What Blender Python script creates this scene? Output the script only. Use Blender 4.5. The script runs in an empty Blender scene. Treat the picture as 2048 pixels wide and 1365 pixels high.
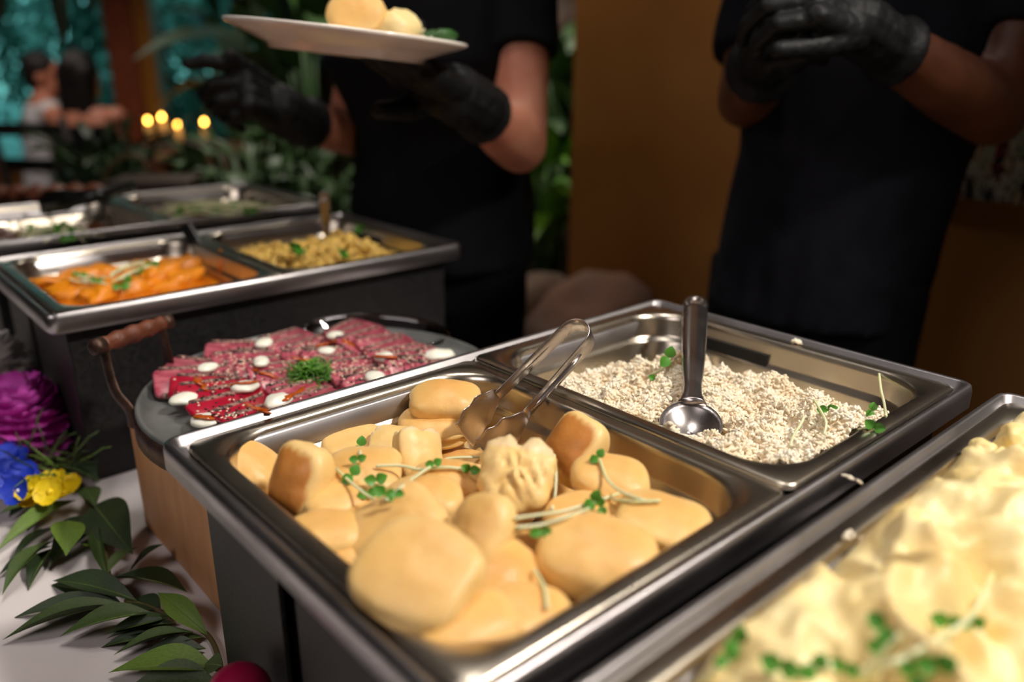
import bpy, bmesh, math, random
import numpy as np
from mathutils import Vector, Matrix, Euler, noise
R_ = random.Random(7)
PI = math.pi
sc = bpy.context.scene
COL = sc.collection

# ------------------------------------------------------------------ camera
CAMR = np.array([[0.99999252, 0.00386745, 0.0],
                 [0.00126170, -0.32623245, 0.94528874],
                 [0.00365586, -0.94528167, -0.32623489]])
FPX = 1621.0
RZ = 0.96                    # height of the chafing-dish rims above the floor
TZ = 0.75                    # table top
HC = RZ + 0.2595
cam_d = bpy.data.cameras.new('camera')
cam = bpy.data.objects.new('camera', cam_d)
COL.objects.link(cam)
m4 = Matrix.Identity(4)
for i in range(3):
    m4[i][0] = CAMR[i][0]; m4[i][1] = -CAMR[i][1]; m4[i][2] = -CAMR[i][2]
m4[2][3] = HC
cam.matrix_world = m4
cam_d.sensor_width = 36.0
cam_d.lens = 36.0 * FPX / 2048.0
cam_d.clip_start = 0.01
cam_d.clip_end = 200
cam_d.dof.use_dof = True
cam_d.dof.focus_distance = 0.66
cam_d.dof.aperture_fstop = 2.5
sc.camera = cam

def ray(px, py):
    return CAMR @ np.array([(px - 1024) / FPX, (py - 682.5) / FPX, 1.0])
def at(px, py, z):
    d = ray(px, py); k = (z - HC) / d[2]
    return Vector((d[0] * k, d[1] * k, z))
def atY(px, py, Y):
    d = ray(px, py); k = Y / d[1]
    return Vector((d[0] * k, Y, HC + d[2] * k))
def rel(px, py, z): return at(px, py, RZ + z)

# ------------------------------------------------------------------ world, exposure
sc.view_settings.view_transform = 'Standard'
sc.view_settings.look = 'None'
sc.view_settings.gamma = 1.0
sc.view_settings.use_curve_mapping = False
sc.view_settings.exposure = 0.0
w = bpy.data.worlds.new('dusk_sky'); sc.world = w
w.use_nodes = True
nt = w.node_tree; nt.nodes.clear()
wo = nt.nodes.new('ShaderNodeOutputWorld'); bg = nt.nodes.new('ShaderNodeBackground')
tcw = nt.nodes.new('ShaderNodeTexCoord'); sep = nt.nodes.new('ShaderNodeSeparateXYZ')
rampw = nt.nodes.new('ShaderNodeValToRGB')
rampw.color_ramp.elements[0].position = 0.0; rampw.color_ramp.elements[0].color = (0.09, 0.30, 0.29, 1)
rampw.color_ramp.elements[1].position = 0.7; rampw.color_ramp.elements[1].color = (0.18, 0.44, 0.58, 1)
nt.links.new(tcw.outputs['Generated'], sep.inputs[0]); nt.links.new(sep.outputs['Z'], rampw.inputs[0])
nt.links.new(rampw.outputs[0], bg.inputs[0]); bg.inputs[1].default_value = 2.9
nt.links.new(bg.outputs[0], wo.inputs[0])

def area(name, loc, target, size, power, col, sy=None):
    l = bpy.data.lights.new(name, 'AREA'); l.energy = power; l.color = col
    l.shape = 'RECTANGLE'; l.size = size; l.size_y = sy or size
    o = bpy.data.objects.new(name, l); COL.objects.link(o); o.location = loc
    o.rotation_euler = (Vector(target) - Vector(loc)).to_track_quat('-Z', 'Y').to_euler()
    return o
def spot(name, loc, target, power, col, ang=60, blend=0.6, r=0.05):
    l = bpy.data.lights.new(name, 'SPOT'); l.energy = power; l.color = col
    l.spot_size = math.radians(ang); l.spot_blend = blend; l.shadow_soft_size = r
    o = bpy.data.objects.new(name, l); COL.objects.link(o); o.location = loc
    o.rotation_euler = (Vector(target) - Vector(loc)).to_track_quat('-Z', 'Y').to_euler()
    return o
WARM = (1.0, 0.80, 0.60)
spot('buffet_key_lamp', (1.10, 0.20, 2.35), (0.02, 0.58, 0.9), 132, (1.0, 0.93, 0.84), 52, 0.6, 0.09)
spot('buffet_soft_lamp', (0.05, 0.75, 2.70), (0.0, 0.65, 0.9), 34, (1.0, 0.94, 0.90), 60, 0.6, 0.20)
spot('rear_track_lamp', (-0.25, 1.2, 2.66), (-0.45, 1.25, 0.95), 27, (1.0, 0.92, 0.82), 56, 0.7, 0.14)
room = area('room_fill', (-1.3, -0.7, 2.74), (-0.5, 0.9, 0.8), 1.2, 9, (1.0, 0.91, 0.90)); room.data.spread = math.radians(110)  # added soft fill from behind the camera, not a ceiling fixture
spot('wall_lamp', (-0.15, 1.75, 2.72), (0.30, 2.15, 1.5), 20, (1.0, 0.80, 0.50), 62, 0.9, 0.08)
spot('dining_fill', (-2.3, 3.5, 2.72), (-2.3, 4.3, 0.9), 80, (1.0, 0.86, 0.76), 100, 0.8, 0.12)  # added warm fill that lifts the dim diners and window end
spot('garden_fill', (-0.3, 3.2, 2.74), (-0.35, 3.0, 0.8), 95, (1.0, 0.92, 0.80), 105, 0.8, 0.12)  # added fill that brightens the plants at the back, no real fixture

# ------------------------------------------------------------------ materials
def lin(c):
    f = lambda v: v / 12.92 if v <= 0.04045 else ((v + 0.055) / 1.055) ** 2.4
    return tuple(f(v / 255.0) for v in c) + (1.0,)
MATS = {}
def mat(name, col, rough=0.5, metal=0.0, col2=None, nscale=20.0, ncut=(0.35, 0.7), bump=0.0, bscale=None,
        sss=0.0, sssr=(0.01, 0.005, 0.002), coat=0.0, stretch=None, rough2=None, spec=None, detail=4.0, emit=None, estr=0.0, sheen=0.0):
    m = bpy.data.materials.new(name); m.use_nodes = True
    n = m.node_tree.nodes; L = m.node_tree.links
    b = n['Principled BSDF']
    b.inputs['Base Color'].default_value = lin(col)
    b.inputs['Roughness'].default_value = rough
    b.inputs['Metallic'].default_value = metal
    b.inputs['Coat Weight'].default_value = coat
    b.inputs['Coat Roughness'].default_value = 0.12
    if spec is not None: b.inputs['Specular IOR Level'].default_value = spec
    if sheen: b.inputs['Sheen Weight'].default_value = sheen
    if sss:
        b.inputs['Subsurface Weight'].default_value = sss
        b.inputs['Subsurface Radius'].default_value = sssr
        b.inputs['Subsurface Scale'].default_value = 1.0
    if emit:
        b.inputs['Emission Color'].default_value = lin(emit); b.inputs['Emission Strength'].default_value = estr
    tc = n.new('ShaderNodeTexCoord'); mp = n.new('ShaderNodeMapping')
    L.new(tc.outputs['Object'], mp.inputs[0])
    if stretch: mp.inputs['Scale'].default_value = stretch
    nz = n.new('ShaderNodeTexNoise'); nz.inputs['Scale'].default_value = nscale; nz.inputs['Detail'].default_value = detail
    L.new(mp.outputs[0], nz.inputs['Vector'])
    rp = n.new('ShaderNodeValToRGB')
    rp.color_ramp.elements[0].position = ncut[0]; rp.color_ramp.elements[1].position = ncut[1]
    rp.color_ramp.elements[0].color = lin(col); rp.color_ramp.elements[1].color = lin(col2 or tuple(min(255, v * 1.06) for v in col))
    L.new(nz.outputs['Fac'], rp.inputs[0]); L.new(rp.outputs[0], b.inputs['Base Color'])
    if rough2 is not None:
        mr = n.new('ShaderNodeMapRange'); mr.inputs[3].default_value = rough; mr.inputs[4].default_value = rough2
        mr.inputs[1].default_value = 0.3; mr.inputs[2].default_value = 0.7
        L.new(nz.outputs['Fac'], mr.inputs[0]); L.new(mr.outputs[0], b.inputs['Roughness'])
    if bump:
        n2 = n.new('ShaderNodeTexNoise'); n2.inputs['Scale'].default_value = bscale or nscale * 3; n2.inputs['Detail'].default_value = 5
        L.new(mp.outputs[0], n2.inputs['Vector'])
        bp = n.new('ShaderNodeBump'); bp.inputs['Strength'].default_value = bump; bp.inputs['Distance'].default_value = 0.004
        L.new(n2.outputs['Fac'], bp.inputs['Height']); L.new(bp.outputs[0], b.inputs['Normal'])
    MATS[name] = m
    return m
M = MATS
mat('steel', (178, 174, 174), 0.30, 1.0, (160, 155, 156), 14, bump=0.03, bscale=60, rough2=0.42)
mat('steel_pan', (206, 196, 180), 0.24, 1.0, (190, 180, 162), 10, bump=0.03, bscale=40, rough2=0.36)
mat('steel_tool', (196, 188, 184), 0.24, 1.0, (182, 174, 172), 20, rough2=0.36)
mat('black_metal', (30, 29, 30), 0.38, 0.35, (46, 45, 45), 260, bump=0.15, bscale=420, rough2=0.5)
mat('dark_metal', (44, 42, 41), 0.42, 0.5, (66, 62, 58), 300, bump=0.2, bscale=500, rough2=0.55)
mat('gap_shade', (6, 6, 6), 0.8)  # near-black colour standing in for the shade inside the body slots
mat('galvanized', (142, 145, 142), 0.45, 0.6, (112, 114, 112), 24, bump=0.1, bscale=60)
mat('iron', (58, 44, 38), 0.5, 0.7, (92, 66, 52), 60, bump=0.2, bscale=200)
mat('grip_wood', (112, 58, 34), 0.5, 0, (70, 34, 20), 60, bump=0.5, bscale=120, stretch=(1, 0.2, 1))
mat('box_wood', (214, 160, 112), 0.55, 0, (190, 132, 86), 9, bump=0.08, bscale=60, stretch=(1.0, 5, 1.5), ncut=(0.3, 0.75))
mat('linen', (222, 214, 212), 0.85, 0, (210, 201, 200), 6, bump=0.25, bscale=9)
mat('wall_tan', (176, 122, 62), 0.85, 0, (160, 106, 52), 3, bump=0.12, bscale=60)
mat('wall_dark', (60, 42, 30), 0.9, 0, (44, 32, 24), 3, bump=0.1)
mat('ceiling_white', (158, 146, 146), 0.9)
mat('floor_stone', (84, 70, 60), 0.6, 0, (60, 50, 44), 5, bump=0.2)
mat('post_wood', (164, 82, 48), 0.5, 0, (128, 58, 32), 10, stretch=(6, 6, 0.6), bump=0.2)
mat('post_gold', (186, 120, 30), 0.5, 0, (156, 96, 22), 10, stretch=(6, 6, 0.6), bump=0.2)
mat('cotton_black', (12, 12, 15), 0.9, 0, (16, 16, 20), 30, bump=0.25, bscale=900, spec=0.15)
mat('cotton_charcoal', (22, 22, 28), 0.9, 0, (27, 27, 34), 30, bump=0.25, bscale=900, spec=0.15)
mat('trousers_black', (13, 13, 16), 0.9, 0, (17, 17, 20), 30, bump=0.2, bscale=600, spec=0.15)
mat('nitrile', (14, 14, 15), 0.58, 0, (19, 19, 21), 40, bump=0.35, bscale=110, spec=0.25)
mat('skin_light', (206, 140, 112), 0.5, 0, (190, 116, 92), 22, bump=0.1, bscale=300, sss=0.15, sssr=(0.012, 0.004, 0.002))
mat('skin_dark', (112, 66, 44), 0.45, 0, (84, 46, 32), 18, bump=0.1, bscale=300, sss=0.08, sssr=(0.010, 0.004, 0.002))
mat('hair_dark', (20, 14, 14), 0.5, 0, (30, 20, 18), 60, stretch=(6, 6, 0.6), bump=0.4)
mat('eye_white', (230, 228, 222), 0.15)
mat('lip', (150, 84, 76), 0.4)
mat('shirt_white', (226, 224, 226), 0.8, 0, (206, 204, 212), 12, bump=0.3, bscale=30)
mat('plate_white', (232, 224, 214), 0.14, 0, coat=0.4)
mat('rice_grain', (250, 240, 220), 0.4, 0, (244, 224, 192), 30, sss=0.3, sssr=(0.0009, 0.0007, 0.0005), spec=0.35)
mat('rice_bed', (246, 230, 202), 0.5, 0, (238, 214, 176), 60, bump=0.4, bscale=300)
mat('speck', (52, 42, 26), 0.8)
mat('mash', (246, 226, 170), 0.42, 0, (238, 208, 138), 24, ncut=(0.42, 0.68), bump=0.35, bscale=120, sss=0.3, sssr=(0.006, 0.004, 0.002))
mat('potato', (242, 222, 160), 0.45, 0, (232, 204, 128), 40, bump=0.3, bscale=160, sss=0.2, sssr=(0.005, 0.003, 0.001))
mat('potato_skin', (196, 140, 58), 0.5, 0, (160, 104, 36), 60, bump=0.3)
mat('sprout_stem', (232, 232, 196), 0.4, 0, (214, 220, 160), 40, sss=0.2, sssr=(0.002, 0.002, 0.001))
mat('sprout_leaf', (92, 158, 50), 0.45, 0, (60, 122, 36), 70)
mat('tuna', (148, 40, 66), 0.34, 0, (196, 104, 116), 55, ncut=(0.35, 0.65), stretch=(1, 3, 1), sss=0.15, sssr=(0.006, 0.002, 0.002), coat=0.25)
mat('tuna_raw', (158, 14, 40), 0.28, 0, (184, 30, 58), 45, sss=0.15, sssr=(0.006, 0.002, 0.002), coat=0.3)
mat('crust', (172, 128, 116), 0.7, 0, (70, 42, 44), 260, ncut=(0.40, 0.60), bump=0.5)
mat('seed_white', (232, 208, 184), 0.5)
mat('seed_black', (22, 20, 22), 0.45)
mat('cream', (240, 238, 222), 0.3, 0, coat=0.3, sss=0.2, sssr=(0.004, 0.003, 0.002))
mat('chili_sauce', (196, 92, 22), 0.15, 0, (150, 60, 12), 60, coat=0.6)
mat('seaweed', (92, 146, 40), 0.3, 0, (58, 108, 30), 80, coat=0.3)
mat('curry', (226, 134, 8), 0.22, 0, (180, 76, 8), 40, bump=0.3, bscale=80, coat=0.4)
mat('curry_meat', (228, 138, 16), 0.4, 0, (216, 150, 100), 30, ncut=(0.58, 0.8), bump=0.6, bscale=90, coat=0.1)
mat('stew', (66, 34, 18), 0.2, 0, (104, 54, 24), 40, bump=0.4, bscale=60, coat=0.4)
mat('pasta', (232, 196, 108), 0.4, 0, (220, 178, 84), 60, sss=0.2, sssr=(0.004, 0.003, 0.001))
mat('herb', (48, 92, 34), 0.5, 0, (34, 70, 26), 60)
mat('roll_brown', (150, 84, 52), 0.5, 0, (112, 56, 34), 40, bump=0.3)
mat('plastic_black', (18, 17, 17), 0.3)
mat('wood_dark', (62, 46, 38), 0.6, 0, (96, 80, 68), 12, stretch=(1, 8, 4), bump=0.4)
mat('cane', (128, 104, 70), 0.6, 0, (100, 78, 50), 60)
mat('leaf_green', (66, 88, 36), 0.5, 0, (52, 70, 30), 26, bump=0.15, bscale=60)
mat('leaf_dark', (46, 64, 34), 0.48, 0, (36, 50, 28), 26, bump=0.15, bscale=60)
mat('leaf_light', (104, 130, 48), 0.5, 0, (84, 112, 40), 26, bump=0.15, bscale=60)
mat('leaf_rib', (128, 146, 76), 0.5)
mat('leaf_shade', (50, 82, 38), 0.5, 0, (70, 104, 50), 8)
mat('leaf_fern', (112, 168, 44), 0.5, 0, (84, 140, 36), 8)
mat('leaf_gray', (74, 94, 76), 0.5, 0, (56, 76, 58), 6)
mat('foliage_far', (70, 112, 92), 0.8, 0, (112, 150, 130), 1.6, ncut=(0.4, 0.65))
mat('bark', (70, 56, 46), 0.9, 0, (50, 40, 34), 12, bump=0.5)
mat('stem_wood', (92, 84, 40), 0.6, 0, (70, 60, 30), 60)
mat('petal_magenta', (212, 62, 190), 0.55, 0, (226, 110, 208), 40, sss=0.2, sssr=(0.004, 0.001, 0.004))
mat('petal_blue', (24, 62, 200), 0.55, 0, (14, 40, 160), 60)
mat('petal_yellow', (240, 214, 20), 0.5, 0, (228, 190, 10), 60)
mat('petal_white', (226, 222, 218), 0.6)
mat('bud_red', (196, 24, 84), 0.35, 0, (176, 16, 72), 30, sss=0.1, sssr=(0.004, 0.001, 0.002))
mat('stone', (108, 84, 70), 0.85, 0, (74, 60, 52), 8, bump=0.6, bscale=18)
mat('stone_red', (112, 74, 58), 0.85, 0, (84, 64, 54), 5, bump=0.5, bscale=18)
mat('chair_dark', (34, 28, 26), 0.4, 0, (46, 38, 34), 20)
mat('table_wood', (120, 90, 60), 0.6, 0, (100, 72, 46), 12)
mat('candle_wax', (240, 226, 200), 0.5, emit=(255, 190, 110), estr=0.25)
mat('flame', (255, 200, 110), 0.5, emit=(255, 176, 70), estr=34.0)
mat('crumb', (236, 206, 160), 0.8, 0, (222, 184, 132), 120, bump=0.6, bscale=400)

def glass_mat(name, tint=(1, 1, 1, 1), ior=1.45):
    m = bpy.data.materials.new(name); m.use_nodes = True
    n = m.node_tree.nodes; L = m.node_tree.links; n.remove(n['Principled BSDF'])
    tr = n.new('ShaderNodeBsdfTransparent'); tr.inputs[0].default_value = tint
    gl = n.new('ShaderNodeBsdfGlossy'); gl.inputs['Roughness'].default_value = 0.05
    fr = n.new('ShaderNodeFresnel'); fr.inputs['IOR'].default_value = ior
    mx = n.new('ShaderNodeMixShader'); L.new(fr.outputs[0], mx.inputs[0]); L.new(tr.outputs[0], mx.inputs[1]); L.new(gl.outputs[0], mx.inputs[2])
    L.new(mx.outputs[0], n['Material Output'].inputs[0]); MATS[name] = m
glass_mat('window_glass', (0.93, 0.97, 0.96, 1)); glass_mat('clear_glass', (0.80, 0.78, 0.80, 1), 1.9); glass_mat('candle_glass', (0.95, 0.95, 0.95, 1))

def bun_mat(name, mode):
    m = mat(name, (241, 199, 122), 0.42, 0, (248, 213, 148), 30, bump=0.12, bscale=170, sss=0.10, sssr=(0.008, 0.005, 0.002), spec=0.4)
    n = m.node_tree.nodes; L = m.node_tree.links; b = n['Principled BSDF']
    rp = [x for x in n if x.type == 'VALTORGB'][0]
    tc = [x for x in n if x.type == 'TEX_COORD'][0]
    sp = n.new('ShaderNodeSeparateXYZ'); L.new(tc.outputs['Object'], sp.inputs[0])
    nz = n.new('ShaderNodeTexNoise'); nz.inputs['Scale'].default_value = 45; nz.inputs['Detail'].default_value = 5
    mp = n.new('ShaderNodeMapping'); mp.inputs['Scale'].default_value = (0.35, 1.6, 1) if mode == 'toast' else (1, 1, 1)
    L.new(tc.outputs['Object'], mp.inputs[0]); L.new(mp.outputs[0], nz.inputs['Vector'])
    ad = n.new('ShaderNodeMath'); ad.operation = 'MULTIPLY_ADD'
    mr = n.new('ShaderNodeMapRange'); mr.clamp = True
    mx = n.new('ShaderNodeMix'); mx.data_type = 'RGBA'
    L.new(rp.outputs[0], mx.inputs[6])
    ad.inputs[1].default_value = 0.010
    L.new(nz.outputs['Fac'], ad.inputs[0])
    if mode == 'toast':
        L.new(sp.outputs['Z'], ad.inputs[2]); mr.inputs[1].default_value = 0.0190; mr.inputs[2].default_value = 0.0218
        mx.inputs[7].default_value = lin((196, 124, 52)); mr.inputs[4].default_value = 0.95
    elif mode == 'torn':
        L.new(sp.outputs['X'], ad.inputs[2]); mr.inputs[1].default_value = 0.023; mr.inputs[2].default_value = 0.026
        mx.inputs[7].default_value = lin((240, 210, 160))
    else:
        ad.inputs[1].default_value = 0.016
        L.new(sp.outputs['Z'], ad.inputs[2]); mr.inputs[1].default_value = 0.013; mr.inputs[2].default_value = 0.029; mr.inputs[4].default_value = 0.85
        mx.inputs[7].default_value = lin((226, 162, 82))
    L.new(ad.outputs[0], mr.inputs[0]); L.new(mr.outputs[0], mx.inputs[0]); L.new(mx.outputs[2], b.inputs['Base Color'])
bun_mat('bun', 'plain'); bun_mat('bun_toast', 'toast'); bun_mat('bun_torn', 'torn')

# ------------------------------------------------------------------ mesh helpers
def mesh(name, verts, faces, material, smooth=True):
    me = bpy.data.meshes.new(name)
    me.from_pydata([tuple(v) for v in verts], [], faces)
    if smooth and len(me.polygons):
        me.polygons.foreach_set('use_smooth', [True] * len(me.polygons))
    for mm in (material if isinstance(material, (list, tuple)) else [material]):
        me.materials.append(M[mm] if isinstance(mm, str) else mm)
    me.update()
    return me
def obj(name, me, parent=None, loc=None, rot=None, scale=None):
    o = bpy.data.objects.new(name, me); COL.objects.link(o)
    if parent is not None: o.parent = parent
    if loc is not None: o.location = loc
    if rot is not None: o.rotation_euler = rot
    if scale is not None: o.scale = scale if hasattr(scale, '__len__') else (scale,) * 3
    return o
def tag(o, label=None, cat=None, group=None, kind=None):
    if label: o['label'] = label
    if cat: o['category'] = cat
    if group: o['group'] = group
    if kind: o['kind'] = kind
    return o
def thing(name, label, cat, loc=(0, 0, 0), rotz=0, group=None, rot=None):
    o = bpy.data.objects.new(name, None); COL.objects.link(o); o.empty_display_size = 0.05
    o.location = loc; o.rotation_euler = rot if rot is not None else (0, 0, rotz)
    return tag(o, label, cat, group)
class MB:
    """collects verts and faces"""
    def __init__(s): s.v = []; s.f = []; s.mi = []
    def add(s, vs, fs, mi=0):
        b = len(s.v); s.v += [tuple(v) for v in vs]; s.f += [tuple(i + b for i in f) for f in fs]; s.mi += [mi] * len(fs); return s
    def box(s, c, d, rz=0, mi=0, bev=0.0):
        cx, cy, cz = c; hx, hy, hz = d[0] / 2, d[1] / 2, d[2] / 2
        ca, sa = math.cos(rz), math.sin(rz)
        vs = []
        for z in (-hz, hz):
            for x, y in ((-hx, -hy), (hx, -hy), (hx, hy), (-hx, hy)):
                vs.append((cx + x * ca - y * sa, cy + x * sa + y * ca, cz + z))
        return s.add(vs, [(3, 2, 1, 0), (4, 5, 6, 7), (0, 1, 5, 4), (1, 2, 6, 5), (2, 3, 7, 6), (3, 0, 4, 7)], mi)
    def rings(s, rings, cap0=True, cap1=True, closed=True, mi=0):
        n = len(rings[0]); vs = [p for r in rings for p in r]; fs = []
        for k in range(len(rings) - 1):
            for i in range(n if closed else n - 1):
                j = (i + 1) % n
                fs.append((k * n + i, k * n + j, (k + 1) * n + j, (k + 1) * n + i))
        if cap0: fs.append(tuple(range(n - 1, -1, -1)))
        if cap1: fs.append(tuple(range((len(rings) - 1) * n, len(rings) * n)))
        return s.add(vs, fs, mi)
    def tube(s, pts, rad, n=8, mi=0, flat=1.0, up=None, caps=True):
        pts = [Vector(p) for p in pts]
        rad = rad if hasattr(rad, '__len__') else [rad] * len(pts)
        rings = []; nrm = Vector(up) if up else None
        for i, p in enumerate(pts):
            t = (pts[min(i + 1, len(pts) - 1)] - pts[max(i - 1, 0)])
            t = t.normalized() if t.length > 1e-9 else Vector((0, 0, 1))
            if nrm is None: nrm = t.orthogonal()
            nrm = (nrm - t * nrm.dot(t))
            nrm = nrm.normalized() if nrm.length > 1e-6 else t.orthogonal().normalized()
            bi = t.cross(nrm)
            rings.append([p + (bi * math.cos(2 * PI * k / n) + nrm * flat * math.sin(2 * PI * k / n)) * rad[i] for k in range(n)])
        return s.rings(rings, caps, caps, True, mi)
    def ball(s, c, r, nu=14, nv=9, rot=None, mi=0):
        r = r if hasattr(r, '__len__') else (r, r, r); c = Vector(c); vs = []; fs = []
        for k in range(1, nv):
            th = PI * k / nv
            for i in range(nu):
                ph = 2 * PI * i / nu
                v = Vector((r[0] * math.sin(th) * math.cos(ph), r[1] * math.sin(th) * math.sin(ph), r[2] * math.cos(th)))
                vs.append(c + (rot @ v if rot else v))
        for k in range(nv - 2):
            for i in range(nu):
                j = (i + 1) % nu; fs.append((k * nu + i, (k + 1) * nu + i, (k + 1) * nu + j, k * nu + j))
        t = len(vs); v = Vector((0, 0, r[2])); vs.append(c + (rot @ v if rot else v)); v = -v; vs.append(c + (rot @ v if rot else v))
        for i in range(nu):
            j = (i + 1) % nu; fs.append((t, i, j)); fs.append((t + 1, (nv - 2) * nu + j, (nv - 2) * nu + i))
        return s.add(vs, fs, mi)
    def capsule(s, p0, p1, r0, r1, n=12):
        p0 = Vector(p0); p1 = Vector(p1); t = (p1 - p0).normalized(); pts = []; rr = []
        for a in (-80, -50, -25, 0): pts.append(p0 + t * r0 * math.sin(math.radians(a))); rr.append(r0 * math.cos(math.radians(a)))
        for a in (0, 25, 50, 80): pts.append(p1 + t * r1 * math.sin(math.radians(a))); rr.append(r1 * math.cos(math.radians(a)))
        return s.tube(pts, rr, n)
    def mesh(s, name, material, smooth=True):
        me = mesh(name, s.v, s.f, material, smooth)
        if any(s.mi): me.polygons.foreach_set('material_index', s.mi)
        return me
    def build(s, name, material, parent=None, smooth=True, off=None, **k):
        if off is not None: s.v = [(v[0] - off[0], v[1] - off[1], v[2] - off[2]) for v in s.v]
        return obj(name, s.mesh(name, material, smooth), parent, **k)
def bake(me, *mods):
    """mesh with modifiers applied: mods = (type, {props})"""
    t = bpy.data.objects.new('temp', me); COL.objects.link(t)
    for ty, pr in mods:
        md = t.modifiers.new(ty, ty)
        for k, v in pr.items(): setattr(md, k, v)
    dg = bpy.context.evaluated_depsgraph_get(); dg.update()
    r = bpy.data.meshes.new_from_object(t.evaluated_get(dg))
    nm = me.name
    bpy.data.objects.remove(t); bpy.data.meshes.remove(me); r.name = nm
    if len(r.polygons): r.polygons.foreach_set('use_smooth', [True] * len(r.polygons))
    return r
def remesh(mb, name, material, vox, smooth=4):
    return bake(mb.mesh(name, material), ('REMESH', dict(mode='VOXEL', voxel_size=vox)), ('SMOOTH', dict(factor=0.5, iterations=smooth)))
def bevelled(mb, name, material, width=0.004, seg=2):
    return bake(mb.mesh(name, material, False), ('BEVEL', dict(width=width, segments=seg, limit_method='ANGLE')))
def nz(v, s=1.0, seed=0.0):
    return noise.noise(Vector((v[0] * s + seed, v[1] * s + seed * 1.7, v[2] * s - seed)))
def rrect(hw, hd, r, z, n=7):
    out = []
    for cx, cy, a0 in ((hw - r, hd - r, 0), (-hw + r, hd - r, 90), (-hw + r, -hd + r, 180), (hw - r, -hd + r, 270)):
        for i in range(n):
            a = math.radians(a0 + 90 * i / (n - 1)); out.append((cx + r * math.cos(a), cy + r * math.sin(a), z))
    return out
def smooth_path(pts, n=6):
    pts = [Vector(p) for p in pts]; out = []
    for i in range(len(pts) - 1):
        p0 = pts[max(i - 1, 0)]; p1 = pts[i]; p2 = pts[i + 1]; p3 = pts[min(i + 2, len(pts) - 1)]
        for k in range(n):
            t = k / n
            out.append(0.5 * ((2 * p1) + (p2 - p0) * t + (2 * p0 - 5 * p1 + 4 * p2 - p3) * t * t + (3 * p1 - p0 - 3 * p2 + p3) * t ** 3))
    out.append(pts[-1]); return out

# ------------------------------------------------------------------ the room
YAW = math.radians(41.7)
E1 = Vector((math.cos(YAW), math.sin(YAW), 0)); E2 = Vector((math.sin(YAW), -math.cos(YAW), 0))
def struct(name, mb, m, parent=None, smooth=False):
    o = mb.build(name, m, parent, smooth); o['kind'] = 'structure'; return o
struct('floor', MB().box((-1.2, 1.9, -0.05), (10.8, 9.8, 0.1)), 'floor_stone')
struct('ceiling', MB().box((-1.2, 1.9, 2.85), (10.8, 9.8, 0.1)), 'ceiling_white')
W0 = atY(1143, 300, 2.40); W0.z = 0
wc = W0 + E2 * 2.2 + E1 * 0.06
struct('wall_right', MB().box((wc.x, wc.y, 1.4), (0.12, 4.4, 2.8), rz=YAW), 'wall_tan')
struct('wall_back', MB().box((1.15, 6.65, 1.4), (5.7, 0.12, 2.8)), 'wall_dark')
struct('wall_left', MB().box((-6.5, 1.85, 1.4), (0.12, 9.6, 2.8)), 'wall_tan')
struct('wall_front', MB().box((-1.2, -2.9, 1.4), (10.6, 0.12, 2.8)), 'wall_tan')
struct('wall_side', MB().box((4.06, 1.85, 1.4), (0.12, 9.6, 2.8)), 'wall_dark')
# window wall on the left, behind the diners
struct('wall_window_sill', MB().box((-4.06, 6.65, 0.2), (4.7, 0.12, 0.4)), 'wall_tan')
gw = MB().box((-4.06, 6.65, 1.6), (4.68, 0.012, 2.38)).build('window_1', 'window_glass', None, False); gw['kind'] = 'structure'
fr = MB()
fr.box((-4.06, 6.65, 0.43), (4.7, 0.16, 0.06)); fr.box((-4.06, 6.65, 2.76), (4.7, 0.16, 0.07))
fr.box((-6.36, 6.65, 1.6), (0.08, 0.16, 2.3)); fr.box((-1.76, 6.65, 1.6), (0.08, 0.16, 2.3))
fr.build('window_frame', 'post_wood', gw, False)
pA = atY(205, 0, 6.1); pB = atY(292, 0, 6.1); pm = (pA + pB) / 2 ; pw = (pB - pA).length
struct('trim_1', MB().box((pm.x - pw * 0.18 + 0.03, 6.1, 1.4), (pw * 0.64, 0.2, 2.8)), 'post_wood')
struct('trim_2', MB().box((pm.x + pw * 0.32 + 0.03, 6.12, 1.4), (pw * 0.36, 0.16, 2.8)), 'post_gold')
struct('ground', MB().box((-4, 17.5, -0.2), (50, 21, 0.2)), 'foliage_far')

# ------------------------------------------------------------------ buffet table
CA = at(315, 888, RZ)                      # left corner of the near chafing dish
CW, CD = 0.56, 0.346
cenA = CA + E1 * CW / 2 + E2 * CD / 2
def chaf_c(s):                             # chafer centre: s metres along the row from the near dish
    c = cenA + E2 * s; return Vector((c.x, c.y, TZ))
EA = at(92, 640, RZ); cenE = EA + E1 * CW / 2 - E2 * CD / 2
cenE.z = TZ
cenF = cenE - E2 * (CD + 0.045)
cenP = chaf_c(CD + 0.0175)
tx0, tx1 = -0.56, 0.312                    # table extent across, in chafer coordinates
ty0, ty1 = -1.15, 2.75
tb = thing('buffet_table', 'long buffet table under the white cloth that carries the chafing dishes', 'table', (cenA.x, cenA.y, 0), YAW)
bevelled(MB().box(((tx0 + tx1) / 2, (ty0 + ty1) / 2, TZ - 0.025), (tx1 - tx0 - 0.02, ty1 - ty0 - 0.02, 0.04)), 'tabletop', 'table_wood')
obj('tabletop', bpy.data.meshes['tabletop'], tb)
for sx in (tx0 + 0.08, tx1 - 0.08):
    for sy in (ty0 + 0.08, ty1 - 0.08):
        MB().box((sx, sy, (TZ - 0.045) / 2), (0.05, 0.05, TZ - 0.045)).build('leg', 'table_wood', tb, False)
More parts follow.
